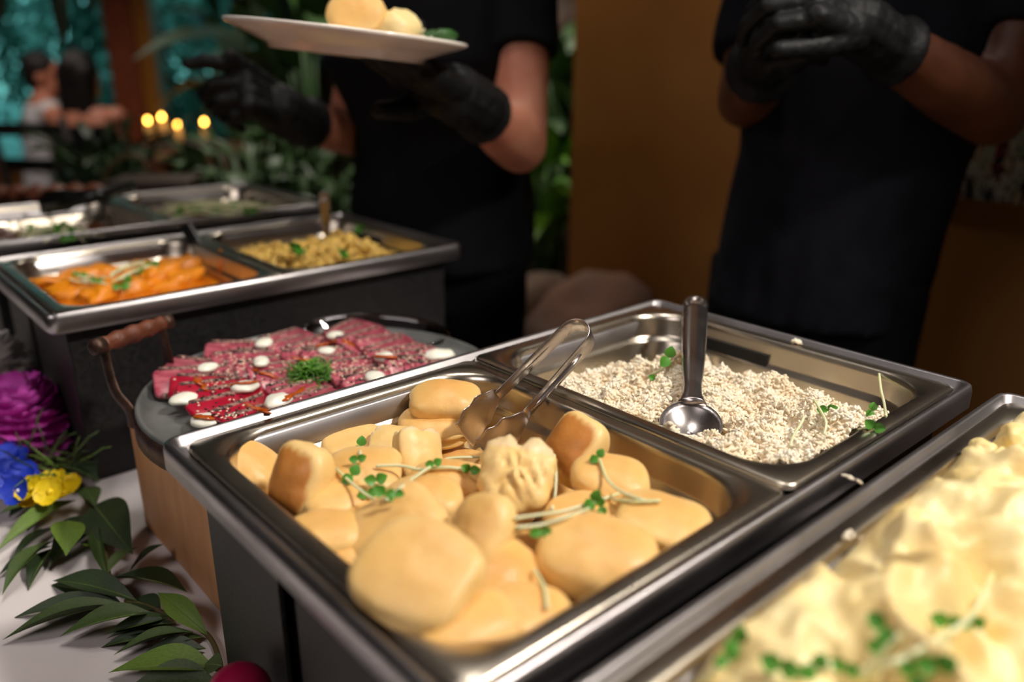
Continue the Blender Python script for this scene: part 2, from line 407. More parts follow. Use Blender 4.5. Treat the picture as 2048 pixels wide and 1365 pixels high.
# cloth: top with faint creases, hanging skirt
cl = MB(); nx, ny = 60, 190; vs = []; fs = []
def prof(u):                               # u along the cross-section -> (x, z)
    drop = 0.5
    if u < 0.2: return tx0 - 0.006, TZ - drop * (1 - u / 0.2)
    if u > 0.8: return tx1 + 0.006, TZ - drop * (u - 0.8) / 0.2
    return tx0 - 0.006 + (tx1 - tx0 + 0.012) * (u - 0.2) / 0.6, TZ
for j in range(ny + 1):
    y = ty0 - 0.006 + (ty1 - ty0 + 0.012) * j / ny
    for i in range(nx + 1):
        x, z = prof(i / nx); k = noise.noise(Vector((x * 5, y * 5, 3)))
        if z < TZ: x += (0.02 * math.sin(y * 23) + 0.01) * (TZ - z) * 1.6 * (-1 if x < 0 else 1) + (-0.004 if x < 0 else 0.004)
        else:
            z += max(0, k) * 0.002 + 0.0030 * math.exp(-((x + 0.42 + 0.10 * (y - 0.05)) / 0.008) ** 2)
        vs.append((x, y, z))
for j in range(ny):
    for i in range(nx):
        a = j * (nx + 1) + i; fs.append((a, a + 1, a + nx + 2, a + nx + 1))
cl.add(vs, fs)
tc_ = cl.build('tablecloth', 'linen', None, True, loc=(cenA.x, cenA.y, 0.0006), rot=(0, 0, YAW))
tag(tc_, 'white linen tablecloth spread over the long buffet table', 'tablecloth')

# ------------------------------------------------------------------ chafing dishes and pans
def chafer(label, c, rim, slot=True):
    t = thing('chafing_dish', label, 'chafing dish', (c.x, c.y, TZ + 0.0015), YAW)
    h = rim - TZ
    hw, hd = CW / 2, CD / 2
    g = 0.022
    # rim frame with raised outer bead, trough and inner lip
    r = []
    for (ins, rr, z) in ((0.004, 0.010, -0.022), (0.0, 0.012, -0.018), (0.0, 0.012, -0.004), (0.0012, 0.011, 0.0008), (0.0035, 0.010, 0.0022), (0.006, 0.009, 0.001),
                         (0.0075, 0.008, -0.005), (0.012, 0.008, -0.0065), (0.026, 0.008, -0.0065), (0.028, 0.008, -0.0080), (0.028, 0.008, -0.03)):
        r.append(rrect(hw - ins, hd - ins, rr, h + z, 5))
    MB().rings(r, False, False).build('rim', 'steel', t, True)
    # body of folded sheet: four sides, the short ones split by a slot
    bx, by = hw - g, hd - g
    hb = h - 0.012
    MB().box((0, by, hb / 2), (2 * bx, 0.003, hb)).build('back_panel', 'black_metal', t, False)
    MB().box((0, -by, hb / 2), (2 * bx, 0.003, hb)).build('front_panel', 'black_metal', t, False)
    for sx in (-1, 1):
        MB().box((sx * bx, by - 0.056, hb / 2), (0.003, 0.112, hb)).build('corner_panel', 'dark_metal', t, False)
        MB().box((sx * bx, -(by - 0.083) , hb / 2), (0.003, 0.166, hb)).build('end_panel', 'dark_metal', t, False)
        MB().box((sx * (bx - 0.012), 0.05, hb / 2), (0.003, 0.09, hb - 0.004)).build('slot_shade', 'gap_shade', t, False)  # dark sheet behind the slot, painting in the shade of the hollow body
    MB().box((0, 0, 0.004), (2 * bx - 0.01, 2 * by - 0.01, 0.004)).build('base', 'black_metal', t, False)
    return t
def chp(c, x, y, z=0.0):                   # chafer-local to world
    return Vector((c.x, c.y, 0)) + E1 * x - E2 * y + Vector((0, 0, z))
def pan_mesh(name, hw, hd, depth=0.065):
    r = []
    for ins, rr, z in ((0.0008, 0.010, -0.0045), (0, 0.010, -0.003), (0.0, 0.010, -0.0008), (0.002, 0.009, 0.0006), (0.010, 0.022, 0.0006), (0.0125, 0.040, 0.0),
                       (0.0140, 0.043, -0.002), (0.0148, 0.045, -0.006), (0.0165, 0.046, -0.022), (0.0175, 0.046, -0.0245), (0.0205, 0.046, -0.0265), (0.0215, 0.046, -0.029),
                       (0.0275, 0.046, -depth + 0.012), (0.031, 0.045, -depth + 0.004), (0.040, 0.04, -depth), (0.08, 0.03, -depth)):
        r.append(rrect(hw - ins, hd - ins, rr, z, 9))
    return bake(MB().rings(r, False, True).mesh(name, 'steel_pan'), ('SOLIDIFY', dict(thickness=0.0008, offset=-1)))
PH = pan_mesh('food_pan', 0.1325, 0.1625)
PF = pan_mesh('food_pan_full', 0.265, 0.1625)
def pan(label, c, x, z, me=PH, rot=None, group=None):
    p = chp(c, x, 0, z)
    o = obj('food_pan', me, None, p, rot or (0, 0, YAW))
    return tag(o, label, 'food pan', group)
chafA = chafer('near black chafing dish with steel rim holding the buns and the rice', cenA, RZ)
chafE = chafer('black chafing dish behind the tuna tray, holding orange curry and pasta', cenE, RZ)
chafF = chafer('farthest black chafing dish, with two pans of dark stew under sprouts', cenF, RZ + 0.012)
chafP = chafer('chafing dish at lower right whose pan is heaped with mashed potato', cenP, RZ)
PZ = RZ + 0.0005
panBun = pan('half-size steel pan full of pale buns', cenA, -0.1335, PZ - 0.0008)
panRice = pan('half-size steel pan of rice, its corner lapping the bun pan', cenA, 0.1315, PZ + 0.0012, rot=(0, math.radians(0.15), YAW))
panCurry = pan('steel pan of orange curry at the left end of its chafing dish', cenE, -0.1335, PZ)
panPasta = pan('steel pan of yellow pasta with a spoon standing in it', cenE, 0.1325, PZ)
panStewL = pan('steel pan of dark stew lying under the black tongs', cenF, -0.1335, PZ + 0.012)
panStewR = pan('steel pan of dark stew at the right end of the farthest chafing dish', cenF, 0.1325, PZ + 0.012)
panMash = pan('full-size steel pan under the mashed potato', cenP, 0.0, PZ, PF)

# ------------------------------------------------------------------ wooden box and tuna tray
TC = Vector((-0.19, 0.775, 0)); TR = 0.182; TRZ = RZ - 0.052
b0 = at(290, 1052, TZ)                     # lower left far corner of the box
bl = chp(cenA, 0, CD / 2 - 0.018)          # stop short of the near dish's body
dv = (Vector((bl.x, bl.y, 0)) - Vector((b0.x, b0.y, 0))).dot(E2)
bc_ = Vector((b0.x, b0.y, 0)) + E1 * 0.19 + E2 * dv / 2
bh = TRZ - 0.028 - TZ
wb = obj('wooden_riser', bevelled(MB().box((0, 0, bh / 2), (0.38, dv - 0.004, bh)), 'wooden_riser', 'box_wood', 0.0025), None, (bc_.x, bc_.y, TZ + 0.0015), (0, 0, YAW))
tag(wb, 'pale wooden box that lifts the round tuna tray above the cloth', 'box')
tray = thing('round_tray', 'round galvanized metal tray of seared tuna with one iron side handle', 'tray', (TC.x, TC.y, TRZ - 0.028))
r = []
for rad, z in ((TR - 0.012, 0.0), (TR - 0.002, 0.0), (TR, 0.003), (TR, 0.027), (TR - 0.002, 0.0285), (TR - 0.005, 0.0275), (TR - 0.006, 0.022), (TR - 0.03, 0.0215), (0.02, 0.0215)):
    r.append([(rad * math.cos(2 * PI * i / 64), rad * math.sin(2 * PI * i / 64), z) for i in range(64)])
MB().rings(r).build('tray_dish', 'galvanized', tray)
r = []
for rad, z in ((TR + 0.0004, 0.002), (TR + 0.0022, 0.003), (TR + 0.0022, 0.024), (TR + 0.0004, 0.025)):
    r.append([(rad * math.cos(2 * PI * i / 64), rad * math.sin(2 * PI * i / 64), z) for i in range(64)])
MB().rings(r, False, False).build('tray_band', 'iron', tray)
g0 = at(207, 690, RZ + 0.004); g1 = at(322, 648, RZ + 0.004)
a0 = at(288, 806, TRZ); a1 = at(378, 736, TRZ)
tb_ = Vector((TC.x, TC.y, TRZ - 0.028))
def arm(a, g):
    d = (a - TC); d.z = 0; d.normalize()
    P = [Vector((TC.x, TC.y, 0)) + d * (TR + 0.004) + Vector((0, 0, TRZ - 0.024)), Vector((TC.x, TC.y, 0)) + d * (TR + 0.005) + Vector((0, 0, TRZ - 0.006))]
    mid = (a + g) / 2 + d * 0.010; mid.z = TRZ + 0.012
    P += [mid, g + Vector((0, 0, -0.014)), g + Vector((0, 0, 0.004))]
    return smooth_path(P, 6)
hdir = (g1 - g0).normalized()
for a, g in ((a0, g0), (a1, g1)):
    MB().tube(arm(a, g), 0.0075, 8, flat=0.35, up=hdir.cross(Vector((0, 0, 1))).cross(hdir) if False else hdir).build('handle_arm', 'iron', tray, off=tb_)
gp = MB(); P = []; rr = []
for i in range(17):
    t = i / 16; P.append(g0.lerp(g1, -0.03 + 1.06 * t)); rr.append(0.0075 + 0.0012 * math.sin(t * PI) + 0.0010 * math.cos(t * 8 * PI))
gp.tube(P, rr, 12).build('handle_grip', 'grip_wood', tray, off=tb_)
for g, s in ((g0, -1), (g1, 1)):
    MB().tube([g + hdir * s * 0.001, g + hdir * s * 0.011, g + hdir * s * 0.013], [0.0085, 0.0085, 0.005], 12).build('handle_end_cap', 'iron', tray, off=tb_)

# ------------------------------------------------------------------ the buns
def bun_mesh(kind, seed):
    nu, nv = 44, 24
    a, b, c = 0.036, 0.029, 0.0168
    if kind == 'pad': a, b, c = 0.036, 0.034, 0.0136
    if kind == 'toast': a, b, c = 0.036, 0.030, 0.019
    if kind == 'fluff': a, b, c = 0.038, 0.033, 0.015
    rn = random.Random(seed); vs = []; fs = []
    def pt(th, ph):
        cx, cy, cz = math.sin(th) * math.cos(ph), math.sin(th) * math.sin(ph), math.cos(th)
        p = 3.1 if kind in ('pad', 'toast') else 2.5
        k = (abs(cx) ** p + abs(cy) ** p + 1e-9) ** (1 / p) or 1
        s = math.sqrt(cx * cx + cy * cy)
        ux, uy = (cx / k * s, cy / k * s)
        zz = math.copysign(abs(cz) ** {'toast': 0.50, 'pad': 0.52, 'fluff': 0.8}.get(kind, 0.68), cz)
        x, y, z = a * ux, b * uy, c * zz
        if kind in ('fold', 'torn'):
            if y < 0: y *= 0.82                                   # the folded side is straighter
            g = math.exp(-(z / 0.0026) ** 2) * max(0.0, min(1, y / b + 0.35))
            x *= 1 - 0.10 * g; y *= 1 - 0.16 * g                  # the seam where the halves meet
            z += 0.0035 * (1 - (x / a) ** 2) * (0.6 - abs(zz)) * 0.4
        d = nz((x, y, z), 34, seed * 3.1) * 0.0040 + nz((x, y, z), 95, seed * 1.3) * 0.0008
        L = math.sqrt(x * x + y * y + z * z) + 1e-9; q = 1 + d / L
        x, y, z = x * q, y * q, z * q
        if kind == 'torn':
            lim = 0.022 + 0.004 * nz((y, z, 0.1), 90, seed) + 0.0024 * nz((y, z, 0.3), 320, seed)
            if x > lim: x = lim + (x - lim) * 0.10
        if kind == 'fluff':                                       # opened bun: two torn lobes of layered crumb
            v = max(0.0, x / a); x *= 1 - 0.34 * v * math.exp(-((y - 0.002) / 0.006) ** 2)
            z += 0.0065 * nz((x * 0.5 - y * .9 + .02, (y * .5 + x * .9) * .25, 0.2), 210, seed) * max(0, zz) ** 0.5
            q = 1 + (0.0030 * nz((x, y, z), 110, seed) + 0.0018 * nz((x, y, z), 260, seed)) / L
            x, y, z = x * q, y * q, z * q
        z += 0.05 * x * y / a                                     # slight twist
        return (x, y, z)
    for k in range(1, nv):
        for i in range(nu): vs.append(pt(PI * k / nv, 2 * PI * i / nu))
    for k in range(nv - 2):
        for i in range(nu):
            j = (i + 1) % nu; fs.append((k * nu + i, (k + 1) * nu + i, (k + 1) * nu + j, k * nu + j))
    t = len(vs); vs += [pt(1e-4, 0), pt(PI - 1e-4, 0)]
    for i in range(nu):
        j = (i + 1) % nu; fs.append((t, i, j)); fs.append((t + 1, (nv - 2) * nu + j, (nv - 2) * nu + i))
    return mesh('bao_bun', vs, fs, {'toast': 'bun_toast', 'torn': 'bun_torn', 'fluff': 'bun_torn'}.get(kind, 'bun'))
BUNM = {k: [bun_mesh(k, s) for s in range(n)] for k, n in (('fold', 4), ('pad', 3), ('toast', 2), ('torn', 2), ('fluff', 1))}
CAMP = Vector((0, 0, HC))
R_.seed(11)
def bun(px, py, z, kind, longpx, n, ang, label, group=None, var=0, hidden=False):
    p = rel(px, py, z); d = (p - CAMP).length
    c = (CAMP - p).normalized(); r = c.cross(Vector((0, 0, 1))) * -1; r = r.normalized(); u = c.cross(r)
    if u.z < 0: u = -u
    N = (r * n[0] + u * n[1] + c * n[2]).normalized()
    t = r * math.cos(math.radians(ang)) + u * math.sin(math.radians(ang))
    X = (t - N * t.dot(N)).normalized(); Y = N.cross(X)
    me = BUNM[kind][var % len(BUNM[kind])]
    s = 0.955 * max(0.78, min(1.24, longpx * d / FPX / 2 / 0.036))
    m = Matrix((X, Y, N)).transposed()
    o = obj('bao_bun', me, None, p, m.to_euler(), s)
    return tag(o, label, 'bun', group or 'pale steamed buns in the near pan')
BUNS = [
 (493, 932, -.020, 'fold', 130, (.35, .6, .7), -58, 'smooth pale bun leaning in the left corner of the bun pan'),
 (603, 964, -.008, 'toast', 160, (-.70, .12, .70), 64, 'upright bun with a large browned flat face turned left, near the left corner'),
 (712, 893, -.032, 'pad', 118, (.1, .8, .5), 22, 'pale flat bun behind the one with sprouts, against the far wall of the pan'),
 (787, 893, -.026, 'torn', 100, (0, .8, .6), 150, 'small bun with a ragged end, left of the pair stacked under the tongs'),
 (868, 850, -.026, 'fold', 155, (0, .75, .65), 176, 'lower bun of the pair stacked at the far wall beside the tongs'),
 (892, 806, -.010, 'fold', 155, (.05, .8, .6), 4, 'topmost bun of the pair stacked at the far wall beside the tongs'),
 (842, 908, -.016, 'torn', 120, (.55, .2, .8), 82, 'bun standing on end with white torn crumb at its top'),
 (728, 947, -.012, 'pad', 120, (0, .75, .65), -8, 'bun carrying the left cluster of green sprouts'),
 (690, 1012, -.020, 'fold', 135, (.2, .7, .7), 20, 'bun right below the browned upright one, half covered by the sprout cluster'),
 (893, 970, -.016, 'fold', 122, (0, .75, .65), -6, 'rounded bun in mid pan, just left of the torn open one'),
 (1036, 948, .004, 'fluff', 160, (-.1, .35, .93), 82, 'torn open bun showing layered yellow crumb in the middle of the pan'),
 (1150, 900, -.006, 'toast', 140, (-.50, .30, .80), 66, 'upright bun with a tan flat face, right of the tongs'),
 (1222, 966, -.006, 'fold', 168, (.1, .7, .7), -10, 'oval glossy bun under a sprout at the right side of the pan'),
 (1326, 1048, -.008, 'pad', 190, (.15, .8, .55), -8, 'broad bun with a pimpled top in the right corner of the pan'),
 (1172, 1044, -.016, 'fold', 160, (0, .7, .7), 0, 'bun beneath the right-hand cluster of sprouts'),
 (1190, 1122, -.008, 'fold', 250, (.10, .62, .78), -4, 'long crescent-shaped bun along the right front of the pan'),
 (962, 1072, .002, 'fold', 170, (-.60, .35, .72), 70, 'bun leaning on the largest one, its flat side up and left'),
 (832, 1146, .014, 'pad', 245, (-.12, .55, .82), -42, 'largest bun at the front, a broad smooth rounded square'),
 (800, 1062, -.010, 'pad', 200, (-.30, .55, .75), 28, 'broad bun tucked right behind the largest front one'),
 (645, 1078, -.016, 'fold', 130, (0, .8, .6), -10, 'bun at the left edge of the pan behind the largest one'),
 (684, 1122, -.026, 'fold', 100, (0, .8, .6), -30, 'bun of which a sliver shows at the left edge beside the largest one'),
 (1012, 1166, -.014, 'fold', 150, (.4, .45, .8), 58, 'bun standing in the gap right of the largest front one'),
 (936, 1266, -.007, 'fold', 165, (.1, .6, .8), 28, 'bun at the very front corner of the pan'),
 (1046, 1246, -.018, 'fold', 140, (.2, .6, .8), 10, 'small glossy bun at the front wall, right of the corner one'),
 (850, 1006, -.012, 'fold', 135, (0, .8, .6), -18, 'bun showing its back edge above the broad pair at the front'),
 (1115, 1195, -.042, 'fold', 130, (.2, .7, .7), 10, 'deep bun in shadow under the long crescent-shaped one'),
 (728, 1046, -.026, 'fold', 110, (0, .8, .6), 10, 'bun wedged low between the left edge bun and the broad pair'),
]
for i, b in enumerate(BUNS):
    bun(*b[:7], b[7], var=i)
for i, (px, py, z) in enumerate([(560, 1012, -.046), (640, 962, -.046), (930, 930, -.046), (1080, 985, -.044), (1000, 1015, -.042), (1150, 985, -.046), (1270, 1012, -.046),
                                 (1080, 1100, -.044), (900, 1150, -.044), (985, 1240, -.046), (1235, 1080, -.046), (765, 985, -.046), (800, 925, -.048), (880, 900, -.048), (1010, 920, -.046)]):
    bun(px, py, z - .008, 'fold', 104, (R_.uniform(-.2, .2), .95, .3), R_.uniform(0, 180), 'pale bun of the bottom layer, all but hidden under the others', 'buried buns of the bottom layer', var=i)

# ------------------------------------------------------------------ rice
def grain_mesh_arrays(pos, rot, ln, wd):
    # a 3-ring spindle, 6 sides
    prof_ = [(-1, 0.0), (-0.72, 0.72), (0, 1.0), (0.72, 0.72), (1, 0.0)]
    tv = [(-1, 0, 0)]
    for x, r in prof_[1:4]:
        for k in range(6): tv.append((x, r * math.cos(k * PI / 3), r * math.sin(k * PI / 3)))
    tv.append((1, 0, 0)); tv = np.array(tv)
    tf = []
    for k in range(6): tf.append((0, 1 + (k + 1) % 6, 1 + k, 1 + k))
    q = []
    for rr in range(2):
        for k in range(6): q.append((1 + rr * 6 + k, 1 + rr * 6 + (k + 1) % 6, 7 + rr * 6 + (k + 1) % 6, 7 + rr * 6 + k))
    tri = [(0, 1 + (k + 1) % 6, 1 + k) for k in range(6)] + [(13 + k, 13 + (k + 1) % 6, 19) for k in range(6)]
    n = len(pos)
    sc_ = np.stack([ln, wd, wd], 1)
    V = tv[None] * sc_[:, None, :]
    V = np.einsum('nij,nkj->nki', rot, V) + pos[:, None, :]
    V = V.reshape(-1, 3)
    Q = (np.array(q)[None] + (np.arange(n) * 20)[:, None, None]).reshape(-1, 4)
    T = (np.array(tri)[None] + (np.arange(n) * 20)[:, None, None]).reshape(-1, 3)
    return V, Q, T
def np_mesh(name, V, Q, T, material):
    me = bpy.data.meshes.new(name); nq, ntr = len(Q), len(T)
    me.vertices.add(len(V)); me.vertices.foreach_set('co', V.astype(np.float32).ravel())
    me.loops.add(nq * 4 + ntr * 3)
    me.loops.foreach_set('vertex_index', np.concatenate([Q.ravel(), T.ravel()]).astype(np.int32))
    me.polygons.add(nq + ntr)
    me.polygons.foreach_set('loop_start', np.concatenate([np.arange(nq) * 4, nq * 4 + np.arange(ntr) * 3]).astype(np.int32))
    me.polygons.foreach_set('use_smooth', np.ones(nq + ntr, bool))
    me.materials.append(M[material]); me.update(calc_edges=True); me.validate(); return me
rng = np.random.default_rng(5)
def rand_rots(n, flatness=0.6):
    a = rng.uniform(0, 2 * PI, n); e = rng.normal(0, flatness, n)
    X = np.stack([np.cos(a) * np.cos(e), np.sin(a) * np.cos(e), np.sin(e)], 1)
    U = rng.normal(size=(n, 3)); Y = np.cross(X, U); Y /= np.linalg.norm(Y, axis=1, keepdims=True); Z = np.cross(X, Y)
    return np.stack([X, Y, Z], 2)
def heap_inside(x, y, z, hw, hd, marg=0.0):
    k = (-z - 0.029) / 0.025
    iw = hw - 0.0225 - 0.006 * max(0, k) - marg; ih = hd - 0.0225 - 0.006 * max(0, k) - marg; rr = 0.043
    qx, qy = abs(x) - (iw - rr), abs(y) - (ih - rr)
    if qx > 0 and qy > 0: return math.hypot(qx, qy) < rr
    return qx < rr and qy < rr
spw = rel(1382, 846, -0.012) - panRice.location; SPL_ = (spw.dot(E1), -spw.dot(E2))
def rice_h(x, y):
    # pan-local: +x is the far right wall, +y the far left wall
    u = (x + 0.11) / 0.22; v = (y + 0.14) / 0.28
    h = -0.015 - 0.014 * max(0, u - 0.45) ** 1.1 / 0.6 - 0.018 * max(0, v - 0.55) / 0.45
    h += 0.008 * math.exp(-((u - 0.55) / 0.16) ** 2 - ((v - 0.75) / 0.16) ** 2)
    h -= 0.012 * math.exp(-((u - 0.40) / 0.12) ** 2 - ((v - 0.28) / 0.10) ** 2)
    d = max(0, u - 0.80) / 0.20; h -= 0.016 * d
    d = max(0, v - 0.86) / 0.14; h -= 0.018 * d
    h += 0.0170 * nz((x, y, 0), 34, 2.2) + 0.0120 * nz((x, y, 0), 75, 5.1) + 0.0040 * nz((x, y, 0), 190, 8.0)
    h -= 0.016 * math.exp(-(((x - SPL_[0]) ** 2 + (y - SPL_[1]) ** 2) / 0.026 ** 2) ** 2)
    return max(h, -0.060)
R_.seed(12)
rice = thing('cooked_rice', 'white cooked rice flecked with herbs, filling its pan in loose clumps', 'rice', panRice.location + Vector((0, 0, -0.06)), YAW)
n = 80; vs = []; fs = []; idx = {}
for j in range(n + 1):
    for i in range(n + 1):
        x = -0.106 + 0.212 * i / n; y = -0.136 + 0.272 * j / n; h = rice_h(x, y) - 0.0006
        if heap_inside(x, y, h, 0.1325, 0.1625, 0.001): idx[(i, j)] = len(vs); vs.append((x, y, h + 0.06))
for j in range(n):
    for i in range(n):
        q = [idx.get(k) for k in ((i, j), (i + 1, j), (i + 1, j + 1), (i, j + 1))]
        if None not in q: fs.append(tuple(q))
o = obj('rice_bed', mesh('rice_bed', vs, fs, 'rice_bed'), rice); o['kind'] = 'stuff'
P = []
while len(P) < 16000:
    x, y = R_.uniform(-0.108, 0.108), R_.uniform(-0.138, 0.138); h = rice_h(x, y)
    if h < -0.052 and R_.random() < 0.8: continue
    z = h + R_.uniform(-0.0022, 0.0016)
    if heap_inside(x, y, z, 0.1325, 0.1625, 0.004): P.append((x, y, z + 0.06))
P = np.array(P); N_ = len(P)
V, Q, T = grain_mesh_arrays(P, rand_rots(N_, 0.65), rng.uniform(0.0025, 0.0036, N_), rng.uniform(0.00125, 0.0016, N_))
o = obj('rice_grains', np_mesh('rice_grains', V, Q, T, 'rice_grain'), rice); o['kind'] = 'stuff'
P = []
while len(P) < 150:
    x, y = R_.uniform(-0.1, 0.1), R_.uniform(-0.13, 0.13); h = rice_h(x, y)
    if heap_inside(x, y, h, 0.1325, 0.1625, 0.006): P.append((x, y, h + 0.0032 + 0.06))
P = np.array(P); N_ = len(P)
V, Q, T = grain_mesh_arrays(P, rand_rots(N_, 0.5), rng.uniform(0.0008, 0.0026, N_), np.full(N_, 0.00035))
o = obj('herb_flecks', np_mesh('herb_flecks', V, Q, T, 'speck'), rice); o['kind'] = 'stuff'
def loose_grains(px, py, z, cnt, spread, label):
    c = rel(px, py, z); P = np.array([(R_.gauss(0, spread), R_.gauss(0, spread), 0.0012 + R_.uniform(0, spread * 0.5)) for _ in range(cnt)])
    V, Q, T = grain_mesh_arrays(P, rand_rots(cnt, 0.4), rng.uniform(0.0026, 0.0036, cnt), rng.uniform(0.0010, 0.0013, cnt))
    o = obj('rice_clump', np_mesh('rice_clump', V, Q, T, 'rice_grain'), None, c); tag(o, label, 'rice clump')
loose_grains(1594, 687, .003, 14, 0.0026, 'small clump of rice dropped on the far rim right of the spoon')
loose_grains(1700, 962, .003, 4, 0.0030, 'few stray rice crumbs on the rim gap near the front right corner')
loose_grains(1698, 1078, .003, 5, 0.0024, 'stray rice crumbs on the rim of the mash dish, nearest the mash')

# ------------------------------------------------------------------ mashed potato
R_.seed(13)
def mash_h(x, y):
    u = x / 0.249; v = y / 0.1465
    e = max(0, 1 - abs(u) ** 12) ** 0.5 * max(0, 1 - abs(v) ** 10) ** 0.5
    wx = x + 0.016 * nz((x, y, 0), 17, 3.3); wy = y + 0.016 * nz((x, y, 0), 17, 9.1)
    f1 = 1 - abs(nz((wx, wy, 0), 16, 4.4)) * 2; f2 = 1 - abs(nz((wx, wy, 0), 40, 6.2)) * 2
    h = -0.026 + e * (0.032 + 0.024 * f1 + 0.010 * f2 + 0.002 * nz((x, y, 0), 130, 1))
    for cx, cy, r, d in MASH_PITS:
        h -= d * math.exp(-(((x - cx) / r) ** 2 + ((y - cy) / (r * 0.8)) ** 2))
    return h
def pl(px, py, z):                        # pixel -> mash dish local
    p = rel(px, py, z) - Vector((cenP.x, cenP.y, RZ)); return (p.dot(E1), -p.dot(E2))
MASH_PITS = [(*pl(1690, 1195, 0.0), 0.011, 0.022), (*pl(1945, 1160, 0.01), 0.016, 0.030), (*pl(1970, 1230, 0.01), 0.012, 0.022), (*pl(1880, 1010, 0.0), 0.012, 0.014)]
vs = []; fs = []; nx_, ny_ = 200, 120
for j in range(ny_ + 1):
    for i in range(nx_ + 1):
        x = -0.2485 + 0.497 * i / nx_; y = -0.146 + 0.292 * j / ny_; vs.append((x, y, mash_h(x, y) + 0.06))
for j in range(ny_):
    for i in range(nx_):
        a = j * (nx_ + 1) + i; fs.append((a, a + 1, a + nx_ + 2, a + nx_ + 1))
o = obj('mashed_potato', mesh('mashed_potato', vs, fs, 'mash'), None, panMash.location + Vector((0, 0, -0.0595)), (0, 0, YAW))
tag(o, 'creamy yellow mashed potato heaped in the pan at lower right', 'mashed potato')
def lump(name, c, r, m, seed, amp=0.25, fr=60, parent=None, rot=None, nu=16, nv=10, fac=2.6):
    mb = MB(); mb.ball((0, 0, 0), r if hasattr(r, '__len__') else (r, r, r), nu, nv)
    rm = min(r) if hasattr(r, '__len__') else r
    vs = []
    for v in mb.v:
        q = 1 + amp * nz(v, fr, seed) + amp * 0.4 * nz(v, fr * 2.4, seed + 4); vs.append((v[0] * q, v[1] * q, v[2] * q))
    mb.v = vs; return mb.build(name, m, parent, True, loc=c, rot=rot or (R_.uniform(-.4, .4), R_.uniform(-.4, .4), R_.uniform(0, 6)))
CH = [(1958, 905, .006, .014, 'cube-like potato chunk at the far left edge of the mash'), (2000, 925, .012, .016, 'pale potato chunk right of the cube-like one at the far edge of the mash'),
      (2030, 885, .012, .018, 'ragged potato chunk at the right picture edge on the far side of the mash'), (1940, 955, .008, .013, 'small potato chunk in front of the cube-like one on the mash')]
for i, (px, py, z, r, lb) in enumerate(CH):
    mb = MB().box((0, 0, 0), (r * 1.5, r * 1.3, r * 1.3)); me = bake(mb.mesh('potato_chunk', 'potato'), ('SUBSURF', dict(levels=4)))
    for v in me.vertices:
        q = 1.1 + 0.45 * nz(v.co, 75, i + 2.5) + 0.25 * nz(v.co, 180, i); v.co = v.co * q
    tag(obj('potato_chunk', me, None, rel(px, py, z), (R_.uniform(-.5, .5), R_.uniform(-.5, .5), R_.uniform(0, 3))), lb, 'potato', 'potato chunks on the mash')

# ------------------------------------------------------------------ curry, pasta, stews
def fill(name, panobj, hw, hd, z0, m, label, cat, amp=0.003, fr=40):
    n = 40; vs = []; fs = []; idx = {}
    for j in range(n + 1):
        for i in range(n + 1):
            x = -hw + 0.02 + (2 * hw - 0.04) * i / n; y = -hd + 0.02 + (2 * hd - 0.04) * j / n; h = z0 + amp * nz((x, y, 0), fr, z0 * 99)
            if heap_inside(x, y, h, hw, hd, 0.001): idx[(i, j)] = len(vs); vs.append((x, y, h + 0.06))
    for j in range(n):
        for i in range(n):
            q = [idx.get(k) for k in ((i, j), (i + 1, j), (i + 1, j + 1), (i, j + 1))]
            if None not in q: fs.append(tuple(q))
    return tag(obj(name, mesh(name, vs, fs, m), None, panobj.location + Vector((0, 0, -0.06)), (0, 0, YAW)), label, cat)
R_.seed(14)
fill('curry_sauce', panCurry, .1325, .1625, -0.037, 'curry', 'shallow orange curry sauce covering the bottom of its pan', 'sauce', 0.004)
CUR = [(112, 566, .035, 'leftmost'), (150, 580, .040, 'second from the left, at the front'), (200, 556, .045, 'large pale-backed'), (235, 578, .045, 'broad front'),
       (262, 548, .042, 'middle rear'), (300, 560, .045, 'herb-topped'), (335, 538, .042, 'tall right-hand'), (352, 560, .036, 'front right')]
for i, (px, py, r, w_) in enumerate(CUR):
    o = lump('curry_piece', rel(px, py, -0.030), (r * 1.0, r * .62, r * .30), 'curry_meat', i * 2.2, 0.75, 52, None, (R_.uniform(-.25, .25), R_.uniform(-.25, .25), R_.uniform(.2, 1.4)), 26, 16)
    tag(o, 'orange sauce-coated chunk in the curry pan, the %s one' % w_, 'curry chunk', 'chunks in the orange curry')
# pasta: small curled pieces
pasta = thing('pasta', 'heap of small curled yellow pasta in the right-hand pan of the middle dish', 'pasta', panPasta.location + Vector((0, 0, -0.06)), YAW)
def curl(mb, c, rot, s):
    pts = [rot @ (Vector((math.cos(a) * s, math.sin(a) * s, 0.15 * s * a))) + c for a in [0, 0.7, 1.4, 2.1, 2.8, 3.5]]
    mb.tube(pts, s * 0.52, 6)
mb = MB()
for k in range(460):
    x, y = R_.uniform(-0.10, 0.10), R_.uniform(-0.13, 0.125)
    h = -0.021 + 0.012 * math.exp(-((x + 0.05) / 0.05) ** 2 - ((y + 0.01) / 0.09) ** 2) + 0.010 * math.exp(-((x - 0.05) / 0.04) ** 2 - ((y + 0.0) / 0.06) ** 2) - 0.018 * max(0, (y - 0.04) / 0.09) - 0.012 * max(0, (x - 0.06) / 0.04)
    h += 0.006 * nz((x, y, 0), 40, 3)
    if heap_inside(x, y, h, .1325, .1625, 0.008):
        curl(mb, Vector((x, y, h + 0.06 + R_.uniform(-.006, .004))), Euler((R_.uniform(0, 6), R_.uniform(0, 6), R_.uniform(0, 6))).to_matrix(), R_.uniform(0.006, 0.0085))
o = mb.build('pasta_curls', 'pasta', pasta); o['kind'] = 'stuff'
